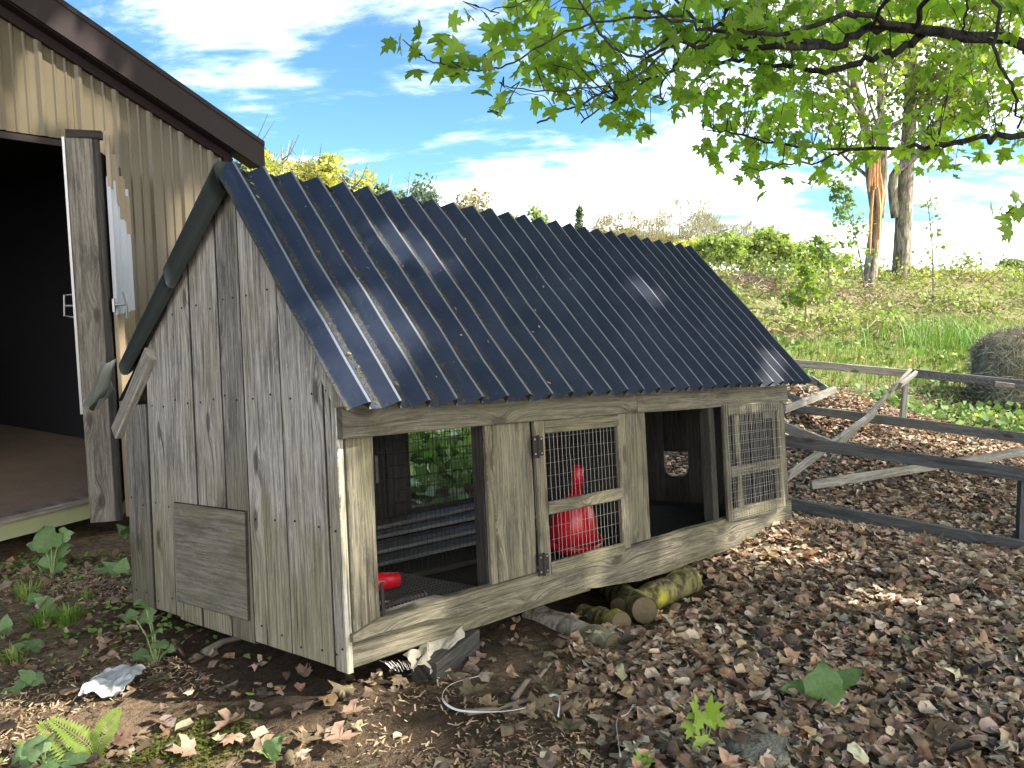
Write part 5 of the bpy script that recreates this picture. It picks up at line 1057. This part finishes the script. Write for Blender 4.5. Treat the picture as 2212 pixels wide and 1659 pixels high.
def sapling(base_px, path, d, label, n_leaf, col, bare=False):
    b = at(*base_px, d); b[2] = float(gz(b[0], b[1])); root = empty('sapling', tuple(b), label=label, cat='sapling'); P = spl([b] + [at(x, y, d) for x, y in path], 5); mb = MB(); n = len(P); mb.tube([p - b for p in P], [.022 * (1 - .8 * i / n) for i in range(n)], 5); ends = []
    for i in range(n // 3, n):
        for k in range(2):
            a = rng.uniform(0, 6.28); q = P[i] - b; e_ = q + np.array([math.cos(a) * .7, math.sin(a) * .4, rng.uniform(-.1, .45)]) * rng.uniform(.4, 1.0) * (1.25 - i / n); mb.tube([q, (q + e_) / 2 + np.array([0, 0, .06]), e_], [.006, .005, .003], 3, False); ends += [q + (e_ - q) * s for s in (.4, .6, .8, 1)]
    mb.build('stem', TWIG, root); E_ = np.array(ends); ix = rng.integers(0, len(E_), n_leaf); c = E_[ix] + rng.normal(0, .06, (n_leaf, 3)); V, T, C_ = scatter(QUAD, c, rots(n_leaf, rng.uniform(0, 2, n_leaf)), rng.uniform(.07, .13, n_leaf), pal(n_leaf, [col], [1])); tag(link(D.objects.new('crown', fast_mesh('crown', V, T, FOLM, C_)), root), kind='stuff')
sapling((1872, 640), [(1862, 580), (1845, 500), (1825, 440), (1805, 395)], 18.5, 'leafy sapling leaning left of the split tree', 420, (.18, .26, .10)); sapling((2018, 640), [(2015, 560), (2010, 490), (2003, 430)], 18, 'thin nearly bare sapling right of the bank trees', 60, (.2, .26, .1))
sapling((1795, 640), [(1790, 590), (1775, 545), (1765, 520)], 17.5, 'small green sapling on the bank beside the roof corner', 260, (.2, .28, .08)); sapling((1740, 690), [(1742, 640), (1748, 590)], 16.5, 'bushy sapling low on the bank near the roof corner', 380, (.2, .29, .07)); sapling((2060, 640), [(2075, 590), (2095, 560)], 19, 'arching bramble right of the bank trees', 60, (.22, .28, .1))
def far_tree(x, ytop, d, wpx, cols, label, n=1500, kind='leaf', asp=.62):
    wpx *= 1.7 if kind == 'leaf' else 1.3; asp = .92; n = int(n * 1.6); ytop -= 16
    b = at(x, 600, d); b[2] = float(gz(b[0], b[1])); zt = at(x, ytop, d)[2]; hh = zt - b[2]; rw = wpx * d / FPX / 2; root = empty('far_tree', tuple(b), label=label, cat='tree', group='trees along the far edge of the field')
    mb = MB(); mb.tube([(0, 0, 0), (rng.normal(0, .1), 0, hh * .45), (0, 0, hh * .9)], [hh * .02, hh * .015, hh * .004], 6)
    tips = []
    for k in range(26):
        z0 = hh * rng.uniform(.25, .85); a = rng.uniform(0, 6.28); e_ = np.array([math.cos(a) * rw * .8, math.sin(a) * rw * .8, z0 + hh * rng.uniform(.08, .25)]); e_[2] = min(e_[2], hh); mb.tube([(0, 0, z0), e_ * .5 + np.array([0, 0, z0 * .45]), e_], [hh * .007, hh * .004, hh * .002], 3, False); tips.append(e_)
    mb.build('trunk', TRUNKM, root)
    if kind == 'conifer':
        s = rng.random(n) ** .8; a = rng.uniform(0, 6.28, n); r = rw * s * rng.uniform(.3, 1, n); P = np.c_[r * np.cos(a), r * np.sin(a), hh * (1 - .9 * s) + rng.normal(0, .02 * hh, n)]; sz = d * .0055
    elif kind == 'bare':
        P = np.array(tips)[rng.integers(0, len(tips), n)] + rng.normal(0, .2, (n, 3)) * np.array([rw, rw, hh * .25]); sz = d * .004
    else:
        nb_ = 22; q = rng.normal(0, 1, (nb_, 3)); q /= np.linalg.norm(q, axis=1)[:, None]; q *= rng.uniform(.35, .85, (nb_, 1)); bl = q * np.array([rw, rw, hh * asp * .5]) + np.array([0, 0, hh * (1 - asp * .5)]); br = rng.uniform(.22, .42, nb_)
        ix = rng.integers(0, nb_, n); qq = rng.normal(0, 1, (n, 3)); qq /= np.linalg.norm(qq, axis=1)[:, None]; P = bl[ix] + qq * (br[ix] * rng.uniform(.6, 1.05, n))[:, None] * np.array([rw, rw, min(rw * 1.2, hh * .3)]); sz = d * .0052
    if kind == 'bare':
        m_ = len(P); tw = rng.normal(0, .5, (m_, 3)) + np.array([0, 0, 1]); tw /= np.linalg.norm(tw, axis=1)[:, None]; Lt = hh * rng.uniform(.06, .14, (m_, 1)); sd = np.c_[np.ones(m_), np.zeros(m_), np.zeros(m_)] * d * .00042
        VV = np.stack([P - sd, P + sd, P + tw * Lt], 1).reshape(-1, 3); msh = fast_mesh('crown', VV, np.arange(3 * m_).reshape(-1, 3), FOLM, np.repeat(pal(m_, cols, [1] * len(cols)), 3, 0))
    else:
        V, T, C_ = scatter(QUAD, P, rots(n, rng.uniform(0, 2.6, n)), rng.uniform(.6, 1.2, n) * sz, pal(n, cols, [1] * len(cols), .22)); msh = fast_mesh('crown', V, T, FOLM, C_)
    tag(link(D.objects.new('crown', msh), root), kind='stuff')
YG = [(.42, .40, .12), (.36, .37, .12)]; BG = [(.12, .17, .13), (.10, .15, .12)]; TN = [(.30, .25, .19), (.26, .24, .18)]; GR = [(.22, .29, .10), (.26, .32, .12)]
for a in [(548, 272, 62, 110, BG, 'tall bluish tree behind the barn eave', 2200), (618, 298, 58, 120, YG, 'yellow-green round tree right of the barn eave', 3000), (690, 330, 55, 95, YG, 'yellow tree over the near roof ridge', 2200), (655, 330, 70, 60, BG, 'bluish tree between the yellow ones', 1200),
          (772, 365, 60, 90, YG, 'rounded yellow tree with dark rim above the ridge', 2000), (745, 362, 68, 50, BG, 'dark pine beside the rounded yellow tree', 900), (838, 388, 66, 46, BG, 'first small dark pine above the ridge', 800), (882, 392, 68, 60, BG, 'second dark pine above the ridge', 1000), (925, 398, 70, 70, BG, 'third dark pine above the ridge', 1100),
          (965, 415, 72, 90, TN, 'tan blossoming tree above the ridge', 1800), (1025, 425, 75, 70, TN, 'pale tan tree at the end of the pines', 1200), (1160, 460, 95, 40, GR, 'small far tree above mid ridge', 700), (1550, 495, 75, 75, GR, 'light green tree at the far roof end', 1700), (1660, 495, 80, 75, GR, 'taller green tree right of the roof end', 1700),
          (1605, 520, 88, 70, YG, 'low yellow-green tree between the green ones', 1400), (1715, 530, 82, 70, GR, 'low green tree near the bank', 1300), (1765, 545, 90, 50, BG, 'small bluish tree near the split tree', 800), (1500, 520, 90, 70, YG, 'yellowish tree just above the roof end', 1000), (2200, 575, 120, 50, BG, 'far bluish tree at the right edge', 500),
          (1320, 495, 118, 90, TN, 'hazy tan tree low over the ridge', 900), (1385, 505, 122, 80, GR, 'hazy green tree low over the ridge', 800), (1440, 510, 112, 90, TN, 'hazy tan tree under the tallest bare one', 900), (1525, 530, 118, 80, TN, 'low hazy tree at the roof corner', 700), (1640, 540, 118, 90, GR, 'low hazy green tree at the field edge', 900), (1690, 545, 120, 90, TN, 'low tan tree at the field edge', 800), (1790, 560, 125, 80, GR, 'low green tree left of the split trunk', 700), (1100, 470, 100, 60, TN, 'small tan tree peeping over mid ridge', 700)]: far_tree(*a)
for a in [(1250, 462, 110, 26, BG, 'lone small spruce above the ridge', 700, 'conifer'), (1340, 478, 120, 110, TN, 'bare grey trees above the ridge', 900, 'bare'), (1400, 480, 115, 80, TN, 'bare twiggy tree above the far ridge', 800, 'bare'), (1465, 455, 105, 110, TN, 'tallest bare tree near the roof end', 1200, 'bare'), (1580, 500, 110, 80, TN, 'bare tree behind the light green tree', 800, 'bare'), (1640, 525, 110, 70, TN, 'bare grey tree in the far gap', 700, 'bare'), (1740, 540, 110, 70, TN, 'bare shrubby tree near the bank', 600, 'bare')]: far_tree(*a)
